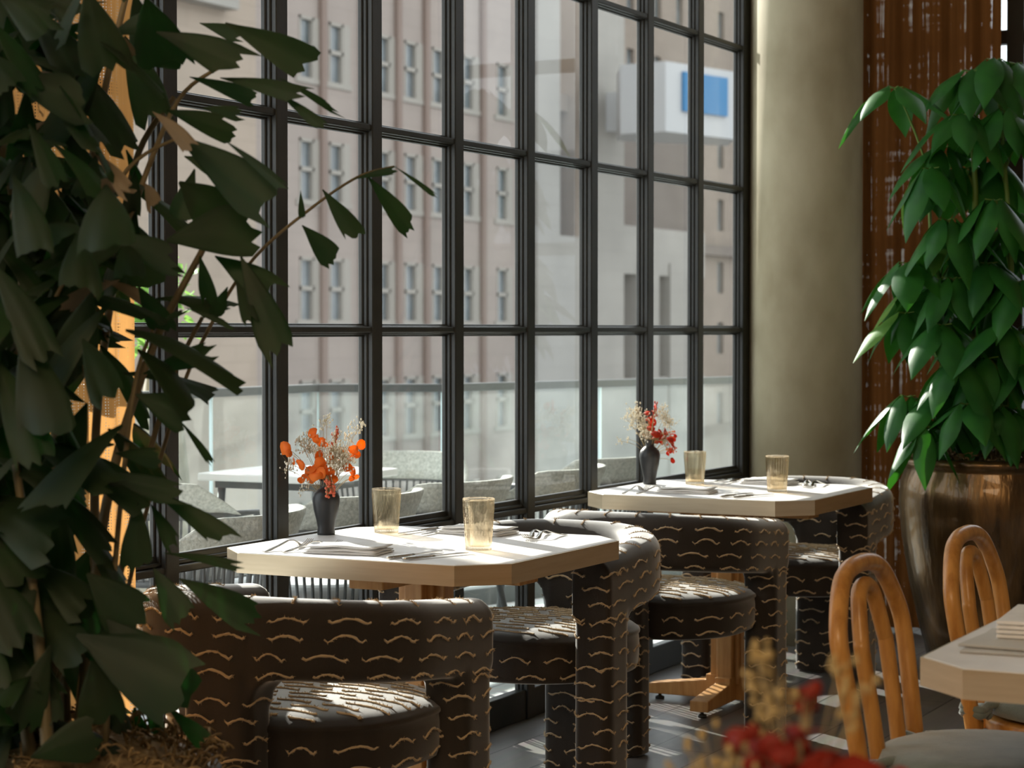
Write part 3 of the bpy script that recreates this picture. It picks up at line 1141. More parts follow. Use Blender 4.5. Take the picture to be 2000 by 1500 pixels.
# ================================================================== BENTWOOD CHAIRS (back hoops at local x<0, facing +x)
def make_bentwood(label):
    t = thing('bentwood_chair', label, 'chair', group='bentwood chairs with double hoop backs')
    lean = 0.13

    def hoop(hw, top, r, base):
        pts = []
        # balloon outline in (y, z)
        ctrl = [(-hw * 0.92, base), (-hw * 0.98, 0.56), (-hw * 1.06, 0.68), (-hw * 1.0, top - 0.10), (-hw * 0.62, top - 0.02), (0, top),
                (hw * 0.62, top - 0.02), (hw * 1.0, top - 0.10), (hw * 1.06, 0.68), (hw * 0.98, 0.56), (hw * 0.92, base)]
        for y, z in ctrl:
            k = (z - 0.45)
            pts.append((-0.19 - lean * k - 0.08 * k * k, y, z))
        b_ = MB()
        b_.tube(catmull(pts, 8), r, 12)
        return b_
    hoop(0.188, 0.848, 0.0180, 0.42).build('hoop_frame', 'bent', t)
    hoop(0.072, 0.806, 0.0160, 0.43).build('inner_hoop', 'bent', t)
    b = MB()
    b.lathe([(0.05, 0.425), (0.185, 0.425), (0.205, 0.432), (0.205, 0.452), (0.195, 0.458), (0.05, 0.458)], 40)
    b.build('seat', 'bent', t)
    for sy in (-1, 1):
        b = MB(); b.tube(bez((-0.19, sy * 0.158, 0.46), (-0.19, sy * 0.165, 0.25), (-0.26, sy * 0.19, 0.0), 10), [0.0185] * 6 + [0.016] * 5, 12)
        b.build('leg', 'bent', t)
        b = MB(); b.tube(bez((0.15, sy * 0.13, 0.43), (0.175, sy * 0.15, 0.2), (0.19, sy * 0.165, 0.0), 10), [0.019] * 6 + [0.015] * 5, 12)
        b.build('leg', 'bent', t)
    b = MB(); b.tube([(0.165 * math.cos(2 * PI * i / 32) - 0.01, 0.155 * math.sin(2 * PI * i / 32), 0.20) for i in range(32)], 0.009, 8, closed=True)
    b.build('leg_ring', 'bent', t)
    b = MB()
    prof = [(0.03, 0.460), (0.17, 0.460), (0.198, 0.468), (0.208, 0.484), (0.200, 0.502), (0.17, 0.512), (0.10, 0.517), (0.03, 0.518)]
    b.lathe(prof, 48)
    cu = b.build('cushion', 'greencloth', t)
    for sy in (-1, 1):
        tg = MB()
        tg.tube([(-0.19 + (0.027 + 0.003 * math.sin(5 * a)) * math.cos(a), sy * 0.160 + (0.027 + 0.003 * math.sin(5 * a)) * math.sin(a), 0.470 + 0.0018 * a + 0.005 * math.sin(2 * a)) for a in [4 * PI * i / 40 for i in range(41)]]
                + bez((-0.163, sy * 0.160, 0.492), (-0.15, sy * 0.14, 0.50), (-0.12, sy * 0.12, 0.492), 6)[1:], 0.009, 6)
        tg.build('tie', 'greencloth', cu)
    return t


bc = make_bentwood('honey wood double hoop chair in front, behind blurred flowers')
bc.location = (-1.015, 3.945, 0)
copy_thing(bc, (-0.99, 4.63, 0), 0, 'honey wood double hoop chair farther back, before the bronze pot')


# ================================================================== TABLEWARE
def tumbler(loc, label, tall=0.128, swirl=0.0, water=0.0):
    t = thing('tumbler', label, 'glass', loc, group='ribbed amber water glasses')
    b = MB()
    n = 120
    R0, R1, H = 0.032, 0.0405, tall
    rows = 18
    vs, fs = [], []
    for i in range(rows + 1):
        z = H * i / rows
        r = R0 + (R1 - R0) * (i / rows)
        k = 0.030 * min(1, (rows - i) / 3.0)
        for j in range(n):
            a = 2 * PI * j / n
            q = r * (1 + k * math.cos(28 * (a + swirl * math.sin(z * 45))))
            vs.append((q * math.cos(a), q * math.sin(a), z))
    for i in range(rows + 1):
        z = 0.010 + (H - 0.010) * (1 - i / rows)
        r = (R0 + (R1 - R0) * (z / H)) - 0.0022
        for j in range(n):
            a = 2 * PI * j / n
            vs.append((r * math.cos(a), r * math.sin(a), z))
    T = 2 * (rows + 1)
    for i in range(T - 1):
        for j in range(n):
            fs.append((i * n + j, i * n + (j + 1) % n, (i + 1) * n + (j + 1) % n, (i + 1) * n + j))
    fs.append(tuple(reversed(range(n))))
    fs.append(tuple((T - 1) * n + j for j in range(n)))
    b.add(vs, fs)
    b.build('glass_body', 'tumbler', t)
    if water:
        b = MB(); r1 = R0 + (R1 - R0) * (water / H) - 0.003
        b.lathe([(0.0285, 0.0108), (r1, water)], 48)
        b.build('water', 'water', t)
    return t


TT = 0.7505
tumbler((-2.487, 4.640, TT), 'amber ribbed tumbler at the inner edge of the orange-flower table', 0.130, 0.6)
tumbler((-2.925, 4.925, TT), 'amber ribbed tumbler beside the vase of orange flowers', 0.120, 0.25)
tumbler((-2.859, 6.975, TT), 'smoky amber tumbler beside the vase of red flowers', 0.118, 0.0, 0.055)
tumbler((-2.475, 6.775, TT), 'pale amber tumbler nearest the column side of the red-flower table', 0.124, 0.0, 0.060)


def vase_obj(loc, label, H=0.142, R=0.037):
    b = MB()
    pr = [(0.0235, 0.0), (0.0245, 0.006), (0.0225, 0.02), (0.027, 0.045), (0.0335, 0.072), (R, 0.098), (R, 0.108), (0.0335, 0.120), (0.024, 0.130), (0.0165, 0.136), (0.0150, 0.142), (0.0160, 0.154), (0.0185, 0.160), (0.0165, 0.160), (0.0130, 0.150), (0.0120, 0.139), (0.018, 0.128), (0.028, 0.110), (0.026, 0.075), (0.016, 0.02), (0.002, 0.012)]
    b.lathe([(r, z * H / 0.142) for r, z in pr], 40)
    o = b.build('bud_vase', 'vase', loc=loc)
    return tag(o, label, 'vase', 'black bud vases')


VA = (-3.040, 4.800)
VB = (-3.005, 6.905)
vase_obj((*VA, TT), 'matte black vase holding orange flowers', 0.132)
vase_obj((*VB, TT), 'matte black vase holding red flowers by the window')
VC = (-0.580, 1.636)
vase_obj((*VC, TT), 'black vase under the blurred red foreground flowers')


def disc_leaf(mb, c, nrm, r, rnd, m, cup=0.25):
    nrm = Vector(nrm).normalized()
    u = nrm.orthogonal().normalized()
    u = Matrix.Rotation(rnd.uniform(0, 6.28), 3, nrm) @ u
    v = nrm.cross(u)
    n = 10
    vs = [Vector(c)]
    for k in range(n):
        a = 2 * PI * k / n
        q = r * rnd.uniform(0.88, 1.08)
        vs.append(Vector(c) + u * q * math.cos(a) + v * q * 0.9 * math.sin(a) + nrm * cup * r * (math.cos(a) ** 2) * rnd.uniform(0.6, 1.2))
    k0 = len(vs)
    vs += [p - nrm * 0.0008 for p in vs]
    fs = [(0, 1 + k, 1 + (k + 1) % n) for k in range(n)] + [(k0, k0 + 1 + (k + 1) % n, k0 + 1 + k) for k in range(n)]
    fs += [(1 + k, k0 + 1 + k, k0 + 1 + (k + 1) % n, 1 + (k + 1) % n) for k in range(n)]
    mb.add(vs, fs, m, True)


def bouquet(label, mouth, leaves, blossoms, plumes, berries, mats, seed, sc=1.0):
    """leaves: (px,py,r) placed about the mouth as (right, up, toward camera) offsets in metres"""
    rnd = random.Random(seed)
    t = thing('dried_bouquet', label, 'flowers', mouth, group=None)
    R, F = _cr, Vector((-math.sin(TH), math.cos(TH), 0))

    def V(r, u, k):
        return R * r + Vector((0, 0, u)) - F * k
    b = MB()
    for (r, u, k, rad) in leaves:
        p = V(r, u, k)
        mid = V(r * 0.45, u * 0.75, k * 0.5)
        b.tube(bez((0, 0, -0.07), mid, p, 6), 0.0008, 4, 1, cap=False)
        nn = Vector((rnd.uniform(-1, 1), rnd.uniform(-1, 1), rnd.uniform(-0.4, 0.8))) - F * 0.9
        disc_leaf(b, p, nn, rad, rnd, 0)
    b.build('leaf_spray', [mats[0], 'twig'], t)
    b = MB()
    for (r, u, k, spread, n) in blossoms:
        c = V(r, u, k)
        root = V(r * 0.3, u * 0.3, k * 0.3)
        b.tube(bez((0, 0, -0.07), root, c, 5), 0.0007, 4, 1, cap=False)
        for _ in range(int(n * 1.6)):
            d = Vector((rnd.gauss(0, 1), rnd.gauss(0, 1), rnd.gauss(0, 1))) * spread * 0.55
            p = c + d
            q = c + d * 0.3 - Vector((0, 0, spread * 0.35))
            b.tube([q, q.lerp(p, 0.6) + Vector((rnd.uniform(-1, 1), rnd.uniform(-1, 1), 0)) * 0.002, p], 0.00035, 3, 1, cap=False)
            b.ball(p, rnd.uniform(0.0015, 0.0028) * sc, 0, 5, 4, (1, 1, 1.5))
    b.build('baby_breath', [mats[1], 'twig'], t)
    if plumes:
        b = MB()
        for (r0, u0, r1, u1, k, n, s) in plumes:
            a, c = V(r0, u0, k), V(r1, u1, k)
            b.tube([Vector((0, 0, -0.07)), a.lerp(Vector((0, 0, 0)), 0.4), a, c], 0.0009, 4, 0, cap=False)
            for i in range(n):
                p = a.lerp(c, rnd.random()) + Vector((rnd.gauss(0, 1), rnd.gauss(0, 1), rnd.gauss(0, 1))) * s
                b.ball(p, rnd.uniform(0.0015, 0.003) * sc, 0, 5, 3, (1, 1, 1.8))
        b.build('plume', [mats[2]], t)
    if berries:
        b = MB()
        for (r, u, k, rad) in berries:
            p = V(r, u, k)
            b.tube([V(0.004, 0.01, 0.01), V(r * 0.7, u * 0.4 + 0.02, k * 0.8), p], 0.0007, 4, 1, cap=False)
            b.ball(p, rad, 0, 8, 6)
        b.build('berry', [mats[3], 'twig'], t)
    return t


def scale_px(lst, cx, cy, ppm, rnd, depth=0.035):
    out = []
    for it in lst:
        out.append(((it[0] - cx) / ppm, (cy - it[1]) / ppm, rnd.uniform(-depth, depth)) + tuple(it[2:]))
    return out


rn = random.Random(21)
# orange bouquet: offsets worked out at the vase's distance (720 px to the metre)
ppm = 4100 / 5.67
cx, cy = 629, 946
lv = [(551, 878, 11), (558, 888, 6), (568, 903, 6), (583, 909, 9), (605, 848, 10), (612, 858, 8), (618, 868, 8), (615, 892, 8), (620, 905, 10), (605, 918, 12), (612, 926, 13), (595, 926, 9), (625, 918, 10), (590, 934, 8), (601, 938, 9), (617, 938, 10), (578, 943, 6), (586, 941, 6), (697, 872, 8), (685, 880, 8), (690, 890, 7), (675, 899, 7), (672, 916, 8), (680, 925, 8), (680, 937, 5), (687, 936, 5), (630, 875, 6), (640, 893, 6), (650, 910, 7), (630, 932, 11), (622, 925, 11), (637, 925, 9), (660, 885, 6), (645, 938, 8)]
lv = [(x, y, 1.35 * r / ppm) for x, y, r in lv]
bl = [(648, 890, .030, 60), (660, 885, .030, 60), (640, 905, .026, 50), (655, 910, .028, 60), (668, 900, .026, 46), (645, 880, .024, 40), (625, 830, .02, 12), (630, 820, .014, 6), (595, 855, .022, 22), (585, 875, .026, 26), (598, 880, .024, 26), (575, 865, .02, 14), (690, 840, .018, 10), (700, 828, .014, 8), (675, 858, .018, 12), (560, 905, .02, 16), (552, 920, .018, 10), (615, 880, .018, 18), (650, 855, .018, 12), (590, 950, .02, 10), (580, 962, .012, 5)]
plm = [((648 - cx) / ppm, (cy - 865) / ppm, (652 - cx) / ppm, (cy - 838) / ppm, 0.01, 46, .0026), ((640 - cx) / ppm, (cy - 890) / ppm, (643 - cx) / ppm, (cy - 868) / ppm, 0.015, 30, .0024)]
br = [(rn.uniform(630, 648), rn.uniform(938, 972), rn.uniform(0.003, 0.0045)) for _ in range(34)]
rr_ = random.Random(5)
bouquet('bouquet of orange dried leaves and cream sprigs, in black vase', (VA[0], VA[1], TT + 0.140), scale_px(lv, cx, cy, ppm, rr_), scale_px(bl, cx, cy, ppm, rr_), plm,
        [(r, u, k + 0.045, q) for r, u, k, q in scale_px(br, cx, cy, ppm, rr_, 0.008)], ['orange_leaf', 'cream', 'coral', 'coral'], 4)
ppm = 4100 / 7.55
cx, cy = 1262, 868
lv = [(1272, 850, 9), (1282, 853, 9), (1290, 858, 9), (1276, 862, 8), (1265, 842, 7), (1268, 830, 7), (1262, 822, 6), (1270, 812, 7), (1273, 800, 6), (1258, 812, 5), (1285, 868, 6), (1300, 862, 6), (1306, 872, 6), (1303, 884, 5), (1298, 890, 4), (1306, 903, 5), (1303, 880, 5), (1312, 855, 4), (1309, 862, 4), (1254, 858, 5), (1290, 846, 6)]
lv = [(x, y, 1.35 * r / ppm) for x, y, r in lv]
bl = [(1238, 808, .026, 46), (1230, 818, .026, 40), (1245, 825, .026, 50), (1252, 840, .026, 50), (1290, 818, .028, 46), (1298, 828, .024, 36), (1282, 805, .02, 20), (1252, 852, .022, 40), (1215, 820, .016, 8), (1205, 866, .014, 7), (1220, 862, .010, 4), (1225, 835, .02, 12)]
plm = [((1270 - cx) / ppm, (cy - 815) / ppm, (1273 - cx) / ppm, (cy - 790) / ppm, 0.01, 50, .004)]
br = [(rn.uniform(1294, 1314), rn.uniform(846, 890), rn.uniform(0.0025, 0.004)) for _ in range(40)]
bouquet('bouquet of red dried leaves drooping from a black vase', (VB[0], VB[1], TT + 0.150), scale_px(lv, cx, cy, ppm, rr_), scale_px(bl, cx, cy, ppm, rr_), plm,
        scale_px(br, cx, cy, ppm, rr_, 0.01), ['red_leaf', 'cream', 'red_leaf', 'coral'], 8)
# blurred foreground bouquet
ppm = 4100 / 1.72
cx, cy = 1560, 1560
lv = [(1452, 1418, 26), (1438, 1400, 14), (1490, 1440, 30), (1530, 1440, 34), (1560, 1400, 30), (1580, 1380, 22), (1575, 1352, 16), (1578, 1330, 15), (1588, 1300, 14), (1568, 1304, 12), (1590, 1345, 12), (1500, 1405, 22), (1465, 1440, 16), (1600, 1470, 50), (1660, 1480, 54), (1560, 1490, 50), (1700, 1490, 34), (1640, 1500, 40), (1780, 1500, 22), (1500, 1478, 26), (1525, 1420, 20), (1555, 1440, 30), (1600, 1440, 20), (1470, 1380, 12), (1700, 1466, 22)]
lv = [(x, y, r / ppm * 1.35) for x, y, r in lv]
bl = [(1485, 1240, .006, 2), (1475, 1235, .010, 4), (1505, 1225, .008, 3), (1480, 1275, .012, 5), (1500, 1260, .01, 4), (1640, 1260, .010, 4), (1650, 1300, .012, 5), (1665, 1360, .012, 5), (1520, 1340, .018, 5), (1500, 1380, .018, 5), (1420, 1490, .035, 22), (1380, 1495, .03, 16), (1470, 1485, .03, 16), (1545, 1340, .014, 8), (1690, 1290, .01, 3)]
bouquet('blurred rust red dried bouquet in the bottom foreground', (VC[0], VC[1], TT + 0.150), scale_px(lv, cx, cy, ppm, rr_, 0.04), scale_px(bl, cx, cy, ppm, rr_, 0.04), None, None, ['rust_leaf', 'tan_blossom', 'rust_leaf', 'rust_leaf'], 9, sc=1.3)


# ---- napkins
def napkin(loc, rz, label, L=0.20, W=0.115):
    rnd = random.Random(int(abs(loc[0] * 1000)))
    b = MB()
    n, m_ = 14, 8
    for lay, (z0, th) in enumerate(((0.0, 0.007), (0.0075, 0.007), (0.0148, 0.006))):
        for side in (0, 1):
            pass
        vs = []
        for up in (0, 1):
            for i in range(n + 1):
                for j in range(m_ + 1):
                    u, q = i / n - 0.5, j / m_ - 0.5
                    edge = max(abs(u), abs(q)) * 2
                    z = z0 + (th * (1 - 0.5 * max(0, edge - 0.85) / 0.15) if up else th * 0.12 * (edge > 0.95))
                    z += 0.0015 * math.sin(9 * u + lay) * (lay > 0) + 0.0012 * math.sin(7 * q + 2 * lay) * (lay > 0)
                    vs.append((u * (L - 0.006 * lay) + 0.002 * lay, q * (W - 0.004 * lay), z))
        k = (n + 1) * (m_ + 1)
        fs = []
        for i in range(n):
            for j in range(m_):
                a = i * (m_ + 1) + j
                fs.append((a, a + 1, a + m_ + 2, a + m_ + 1))
                fs.append((k + a, k + a + m_ + 1, k + a + m_ + 2, k + a + 1))
        bd = [i * (m_ + 1) for i in range(n + 1)] + [n * (m_ + 1) + j for j in range(1, m_ + 1)] + [i * (m_ + 1) + m_ for i in range(n - 1, -1, -1)] + [j for j in range(m_ - 1, 0, -1)]
        for a, c in zip(bd, bd[1:] + bd[:1]):
            fs.append((a, c, k + c, k + a))
        b.add(vs, fs, 0, True)
    o = b.build('folded_napkin', 'linen', loc=loc, fix=True)
    o.rotation_euler = (0, 0, rz)
    return tag(o, label, 'napkin', 'folded white napkins')


napkin((-2.745, 4.435, TT), math.radians(8), 'folded white napkin beside the forks below orange flowers')
napkin((-2.690, 5.010, TT), math.radians(-4), 'folded white napkin half hidden behind the front amber tumbler')
napkin((-2.735, 6.600, TT), math.radians(6), 'folded white napkin on the near side of the red-flower table', 0.19)
napkin((-2.630, 7.110, TT), math.radians(-3), 'folded white napkin behind the pale tumbler near the column', 0.19)


def fork_mesh():
    b = MB()
    L = 0.195
    prof = [(0.0, 0.0055, 0.001), (0.02, 0.0060, 0.002), (0.06, 0.0042, 0.010), (0.10, 0.0028, 0.020), (0.120, 0.0030, 0.019), (0.132, 0.0075, 0.013), (0.142, 0.0105, 0.006), (0.150, 0.0110, 0.0025)]
    vs, fs = [], []
    for y, hw, z in prof:
        vs += [(-hw, y, z), (hw, y, z), (hw, y, z + 0.0022), (-hw, y, z + 0.0022)]
    for i in range(len(prof) - 1):
        for k in range(4):
            fs.append((i * 4 + k, i * 4 + (k + 1) % 4, (i + 1) * 4 + (k + 1) % 4, (i + 1) * 4 + k))
    fs += [(3, 2, 1, 0), tuple(len(vs) - 4 + k for k in range(4))]
    b.add(vs, fs, 0, True)
    for i in range(4):
        x = -0.0088 + i * 0.00587
        b.tube([(x, 0.149, 0.0035), (x, 0.165, 0.004), (x, 0.180, 0.009), (x * 0.97, 0.194, 0.018)], [0.0016, 0.0015, 0.0013, 0.0008], 6)
    return b


def knife_mesh():
    b = MB()
    prof = [(0.0, 0.0055, 0.0055), (0.03, 0.0068, 0.007), (0.08, 0.0052, 0.006), (0.098, 0.0040, 0.004)]
    b.tube([(0, y, 0.0035 + 0.001) for y, _, _ in prof], [p[1] * 0.62 for p in prof], 10, sx=1.6)
    pl = [(-0.004, 0.096), (-0.0085, 0.115), (-0.009, 0.19), (-0.002, 0.212), (0.004, 0.20), (0.0045, 0.1)]
    b.prism(pl, 0.0035, 0.005)
    return b


fk, kn = fork_mesh().mesh('fork'), knife_mesh().mesh('table_knife')


def cutlery(kind, me, x, y, rz, label, tilt=0.0):
    o = put(kind, me, 'steel', loc=(x, y, TT))
    o.rotation_euler = (tilt, 0, rz)
    return tag(o, label, 'fork' if kind == 'fork' else 'knife', 'steel cutlery laid on the tables')


R_ = math.radians
for tx, ty, nm in ((T1[0], T1[1], 'orange-flower'), (T2[0], T2[1], 'red-flower')):
    cutlery('fork', fk, tx - 0.252, ty - 0.372, R_(-4), 'outer steel fork by the window on the near side of the %s table' % nm)
    cutlery('fork', fk, tx - 0.205, ty - 0.360, R_(-16), 'inner steel fork beside the near napkin on the %s table' % nm)
    cutlery('table_knife', kn, tx + 0.105, ty - 0.372, R_(-10), 'steel knife beside the near napkin of the %s table' % nm)
    cutlery('table_knife', kn, tx + 0.150, ty - 0.375, R_(-20), 'outer steel knife on the near right side of the %s table' % nm)
    cutlery('fork', fk, tx + 0.170, ty + 0.375, R_(186), 'steel fork beside the far napkin on the %s table' % nm)
    cutlery('fork', fk, tx + 0.225, ty + 0.365, R_(174), 'outermost far fork at the corner of the %s table' % nm)
    cutlery('table_knife', kn, tx - 0.125, ty + 0.375, R_(184), 'steel knife beside the far napkin on the %s table' % nm)
    cutlery('table_knife', kn, tx - 0.165, ty + 0.370, R_(176), 'steel knife at far window side of the %s table' % nm)


# ---- on the right-hand table: menus with a stack of folded napkins
def sheet(name, loc, rz, L, W, T, mat, label, cat, lay=1):
    b = MB()
    for k in range(lay):
        dx, dy = (0.0015 * math.sin(3.1 * k), 0.0015 * math.cos(2.3 * k))
        b.box(-L / 2 + dx, L / 2 + dx, -W / 2 + dy, W / 2 + dy, k * T / lay, (k + 0.86) * T / lay)
    o = b.build(name, mat, loc=loc, bevel=min(0.002, T / lay * 0.3))
    o.rotation_euler = (0, 0, rz)
    return tag(o, label, cat)


sheet('menu', (-0.815, 3.690, TT), R_(4), 0.31, 0.30, 0.004, 'paper', 'thin paper menu lowest under the napkin stack at right', 'menu', 2)
sheet('menu', (-0.810, 3.700, TT + 0.005), R_(-3), 0.31, 0.28, 0.005, 'paper', 'folded newsprint menu just under the napkin stack at right', 'menu', 3)
sheet('napkin_stack', (-0.795, 3.79, TT + 0.0105), R_(5), 0.29, 0.24, 0.032, 'linen', 'stack of folded grey napkins on menus at right', 'napkins', 4)


# ================================================================== PLANTS
def fishtail(mb, base, tip, width, nrm, rnd, m=0, droop=0.15, jag=0.13):
    """wedge-shaped, ragged fishtail leaflet"""
    base, tip = Vector(base), Vector(tip)
    ax = tip - base
    L = ax.length
    ax.normalize()
    nrm = Vector(nrm)
    nrm = nrm - ax * nrm.dot(ax)
    if nrm.length < 1e-3:
        nrm = ax.orthogonal()
    nrm.normalize()
    sd_ = ax.cross(nrm)
    rows, cols = 7, 8
    # the end is cut obliquely and torn
    skew = rnd.uniform(-0.22, 0.22)
    tear = [1 + skew * (c / cols - 0.5) + rnd.uniform(-jag, jag) * (1 if c % 2 else -0.35) - 0.30 * abs(c / cols - 0.5) ** 1.5 for c in range(cols + 1)]
    tear[rnd.choice((cols - 1, 1))] += 0.16
    vs = []
    curl = rnd.uniform(-0.3, 0.3)
    for i in range(rows + 1):
        t = i / rows
        wv = width * (0.05 + 1.0 * math.sin(min(1, t * 1.05) * PI / 2) ** 1.1)
        for c in range(cols + 1):
            u = c / cols - 0.5
            l = L * t * (1 + (tear[c] - 1) * t * t)
            fold = -abs(u) * 0.22 * wv + 0.02 * width * (1 if c % 2 else -1)
            p = base + ax * l + sd_ * (u * wv) + nrm * (fold + curl * u * wv * t)
            p.z -= droop * L * t * t
            vs.append(p)
    fs = []
    for i in range(rows):
        for c in range(cols):
            a = i * (cols + 1) + c
            fs.append((a, a + 1, a + cols + 2, a + cols + 1))
    mb.add(vs, fs, m, True)


def fish_palm():
    rnd = random.Random(17)
    px0, py0 = -2.36, 2.86
    t = thing('potted_palm', 'tall dark fishtail palm filling the left foreground', 'plant', (px0, py0, 0))
    off = Vector((px0, py0, 0))
    b = MB()
    b.lathe([(0.20, 0.0), (0.215, 0.02), (0.25, 0.25), (0.275, 0.47), (0.285, 0.53), (0.275, 0.545), (0.255, 0.53), (0.25, 0.49), (0.02, 0.49)], 48)
    b.build('pot', 'clay', t)
    b = MB()
    for k in range(1100):
        a, r = rnd.uniform(0, 2 * PI), 0.285 * math.sqrt(rnd.random())
        p = Vector((r * math.cos(a), r * math.sin(a), 0.515 + rnd.uniform(0.02, 0.11) * (1 - 0.6 * (r / 0.3) ** 2)))
        q = p + Vector((rnd.uniform(-.04, .04), rnd.uniform(-.04, .04), rnd.uniform(-0.005, .03)))
        b.tube(bez(p, (p + q) / 2 + Vector((0, 0, rnd.uniform(0, .03))), q, 4), rnd.uniform(0.0012, 0.003), 4)
    b.lathe([(0.25, 0.48), (0.26, 0.535), (0.2, 0.575), (0.1, 0.60), (0.01, 0.605)], 30)
    tag(b.build('moss', 'moss', t), kind='stuff')
    canes = MB()
    fol = MB()
    D0 = 3.62

    def W(px, py, d):
        return atd(px, py, d) - off
    # canes and arching stems (photo places, own depths)
    st = [([(150, 1470), (205, 1000), (290, 700), (400, 480)], 3.6, .011), ([(110, 1480), (90, 1100), (60, 700), (20, 350)], 3.6, .013), ([(95, 1480), (70, 1200), (30, 900)], 3.4, .012),
          ([(190, 1470), (185, 1100), (190, 800), (230, 500), (270, 300), (340, 190)], 3.75, .010), ([(170, 1470), (250, 1050), (330, 760), (395, 620)], 3.7, .007), ([(200, 1480), (250, 1150), (345, 790), (420, 620), (500, 500), (610, 405), (700, 345), (770, 325)], 3.78, .0045),
          ([(130, 1470), (120, 1100), (110, 800), (150, 500), (190, 250), (230, 60), (260, -60)], 3.7, .010), ([(205, 1470), (225, 1100), (262, 760), (300, 640)], 3.55, .006), ([(60, 1480), (20, 1200), (-30, 800)], 3.5, .012), ([(230, 500), (300, 300), (360, 180), (450, 120)], 3.72, .006), ([(150, 500), (250, 330), (345, 270)], 3.66, .005), ([(60, 700), (120, 560), (205, 455)], 3.58, .005), ([(100, 1400), (130, 1270), (180, 1190)], 3.5, .005)]
    for pts, d, r in st:
        P = catmull([W(x, y, d + 0.03 * i) for i, (x, y) in enumerate(pts)], 6)
        n = len(P)
        canes.tube(P, [r * (1 - 0.5 * i / n) for i in range(n)], 7)
    L = [((305, 62), (465, 112), 62, 3.55), ((440, 45), (612, 112), 72, 3.6), ((430, 152), (585, 172), 36, 3.6), ((545, 152), (652, 205), 16, 3.62), ((540, 180), (628, 238), 20, 3.6),
         ((370, 150), (500, 185), 30, 3.7), ((325, 215), (455, 250), 46, 3.6), ((345, 265), (522, 385), 84, 3.55), ((440, 275), (553, 355), 20, 3.5), ((350, 355), (440, 425), 88, 3.6),
         ((325, 470), (497, 432), 100, 3.55), ((205, 455), (340, 500), 56, 3.5), ((630, 370), (700, 455), 40, 3.8), ((718, 345), (800, 440), 38, 3.8), ((590, 440), (650, 500), 42, 3.78), ((770, 325), (848, 375), 9, 3.8),
         ((690, 350), (772, 326), 15, 3.8), ((587, 372), (590, 420), 12, 3.8), ((470, 500), (545, 670), 62, 3.6), ((390, 500), (408, 588), 36, 3.6), ((445, 560), (420, 614), 26, 3.6), ((460, 545), (490, 622), 28, 3.62),
         ((280, 730), (415, 673), 48, 3.6), ((265, 770), (367, 805), 66, 3.6), ((352, 822), (415, 900), 15, 3.62), ((300, 960), (440, 1040), 40, 3.6), ((225, 885), (310, 890), 36, 3.55), ((130, 920), (345, 950), 44, 3.5),
         ((180, 570), (142, 700), 76, 3.45), ((270, 980), (265, 1100), 56, 3.5), ((295, 985), (340, 1060), 30, 3.6), ((320, 1080), (468, 1096), 20, 3.6), ((350, 1130), (500, 1200), 62, 3.6), ((300, 1110), (355, 1205), 56, 3.5),
         ((170, 1120), (270, 1215), 95, 3.45), ((150, 1240), (360, 1330), 140, 3.4), ((100, 1260), (40, 1420), 72, 3.4), ((180, 1290), (205, 1405), 84, 3.4), ((330, 1385), (402, 1446), 34, 3.6), ((285, 1395), (310, 1425), 20, 3.6),
         ((260, 1240), (345, 1370), 110, 3.5), ((210, 1210), (290, 1300), 90, 3.45), ((10, 150), (165, 190), 80, 3.4), ((215, 70), (300, 30), 40, 3.6), ((390, 45), (470, 62), 30, 3.7), ((300, 130), (350, 110), 34, 3.65),
         ((360, 305), (440, 330), 40, 3.7), ((395, 210), (470, 215), 28, 3.7), ((420, 500), (530, 560), 60, 3.65), ((480, 560), (540, 650), 40, 3.66), ((300, 640), (360, 600), 12, 3.6), ((360, 600), (455, 632), 13, 3.6), ((60, 1480), (190, 1430), 80, 3.35), ((80, 700), (20, 760), 60, 3.45), ((380, 330), (345, 420), 50, 3.65), ((270, 560), (320, 640), 50, 3.6), ((100, 300), (40, 420), 70, 3.45)]
    cam_n = -_cf
    for (b0, t0, wpx, d) in L:
        k = d / FPX
        nn = cam_n + Vector((rnd.uniform(-.4, .4), rnd.uniform(-.4, .4), rnd.uniform(-0.1, .4)))
        fishtail(fol, W(*b0, d), W(*t0, d - rnd.uniform(-0.05, 0.06)), wpx * k * 1.08, nn, rnd, 0, droop=0.06)
    # the dense crown: leaflets along the fronds, pointing out and down
    for _ in range(620):
        x = rnd.uniform(-150, 215) if rnd.random() < 0.88 else rnd.uniform(210, 290)
        y = rnd.uniform(-60, 1440)
        # thinner where the curtain glows through
        if x > 90 and 690 < y < 1440 and rnd.random() < 0.8:
            continue
        if x > 60 and y < 330 and rnd.random() < 0.78:
            continue
        if x > 110 and rnd.random() < 0.2:
            continue
        d = rnd.uniform(3.35, 3.95)
        c = W(x, y, d)
        ang = rnd.uniform(0, 2 * PI)
        out = Vector((math.cos(ang), math.sin(ang), rnd.uniform(-1.1, 0.2))).normalized()
        Ln = rnd.uniform(0.09, 0.20)
        fishtail(fol, c, c + out * Ln, Ln * rnd.uniform(0.35, 0.6), Vector((rnd.uniform(-.4, .4), rnd.uniform(-.4, .4), 1)) - _cf * 0.6, rnd, 0, droop=0.25)
    for _ in range(16):
        x, y = rnd.uniform(60, 330), rnd.uniform(40, 700)
        c = W(x, y, rnd.uniform(3.5, 3.7))
        out = Vector((rnd.uniform(-1, 1), rnd.uniform(-1, 1), rnd.uniform(-.6, .3))).normalized()
        fishtail(fol, c, c + out * 0.10, 0.028, -_cf, rnd, 1)
    canes.build('cane', 'stem_b', t)
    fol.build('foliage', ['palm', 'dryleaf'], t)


fish_palm()


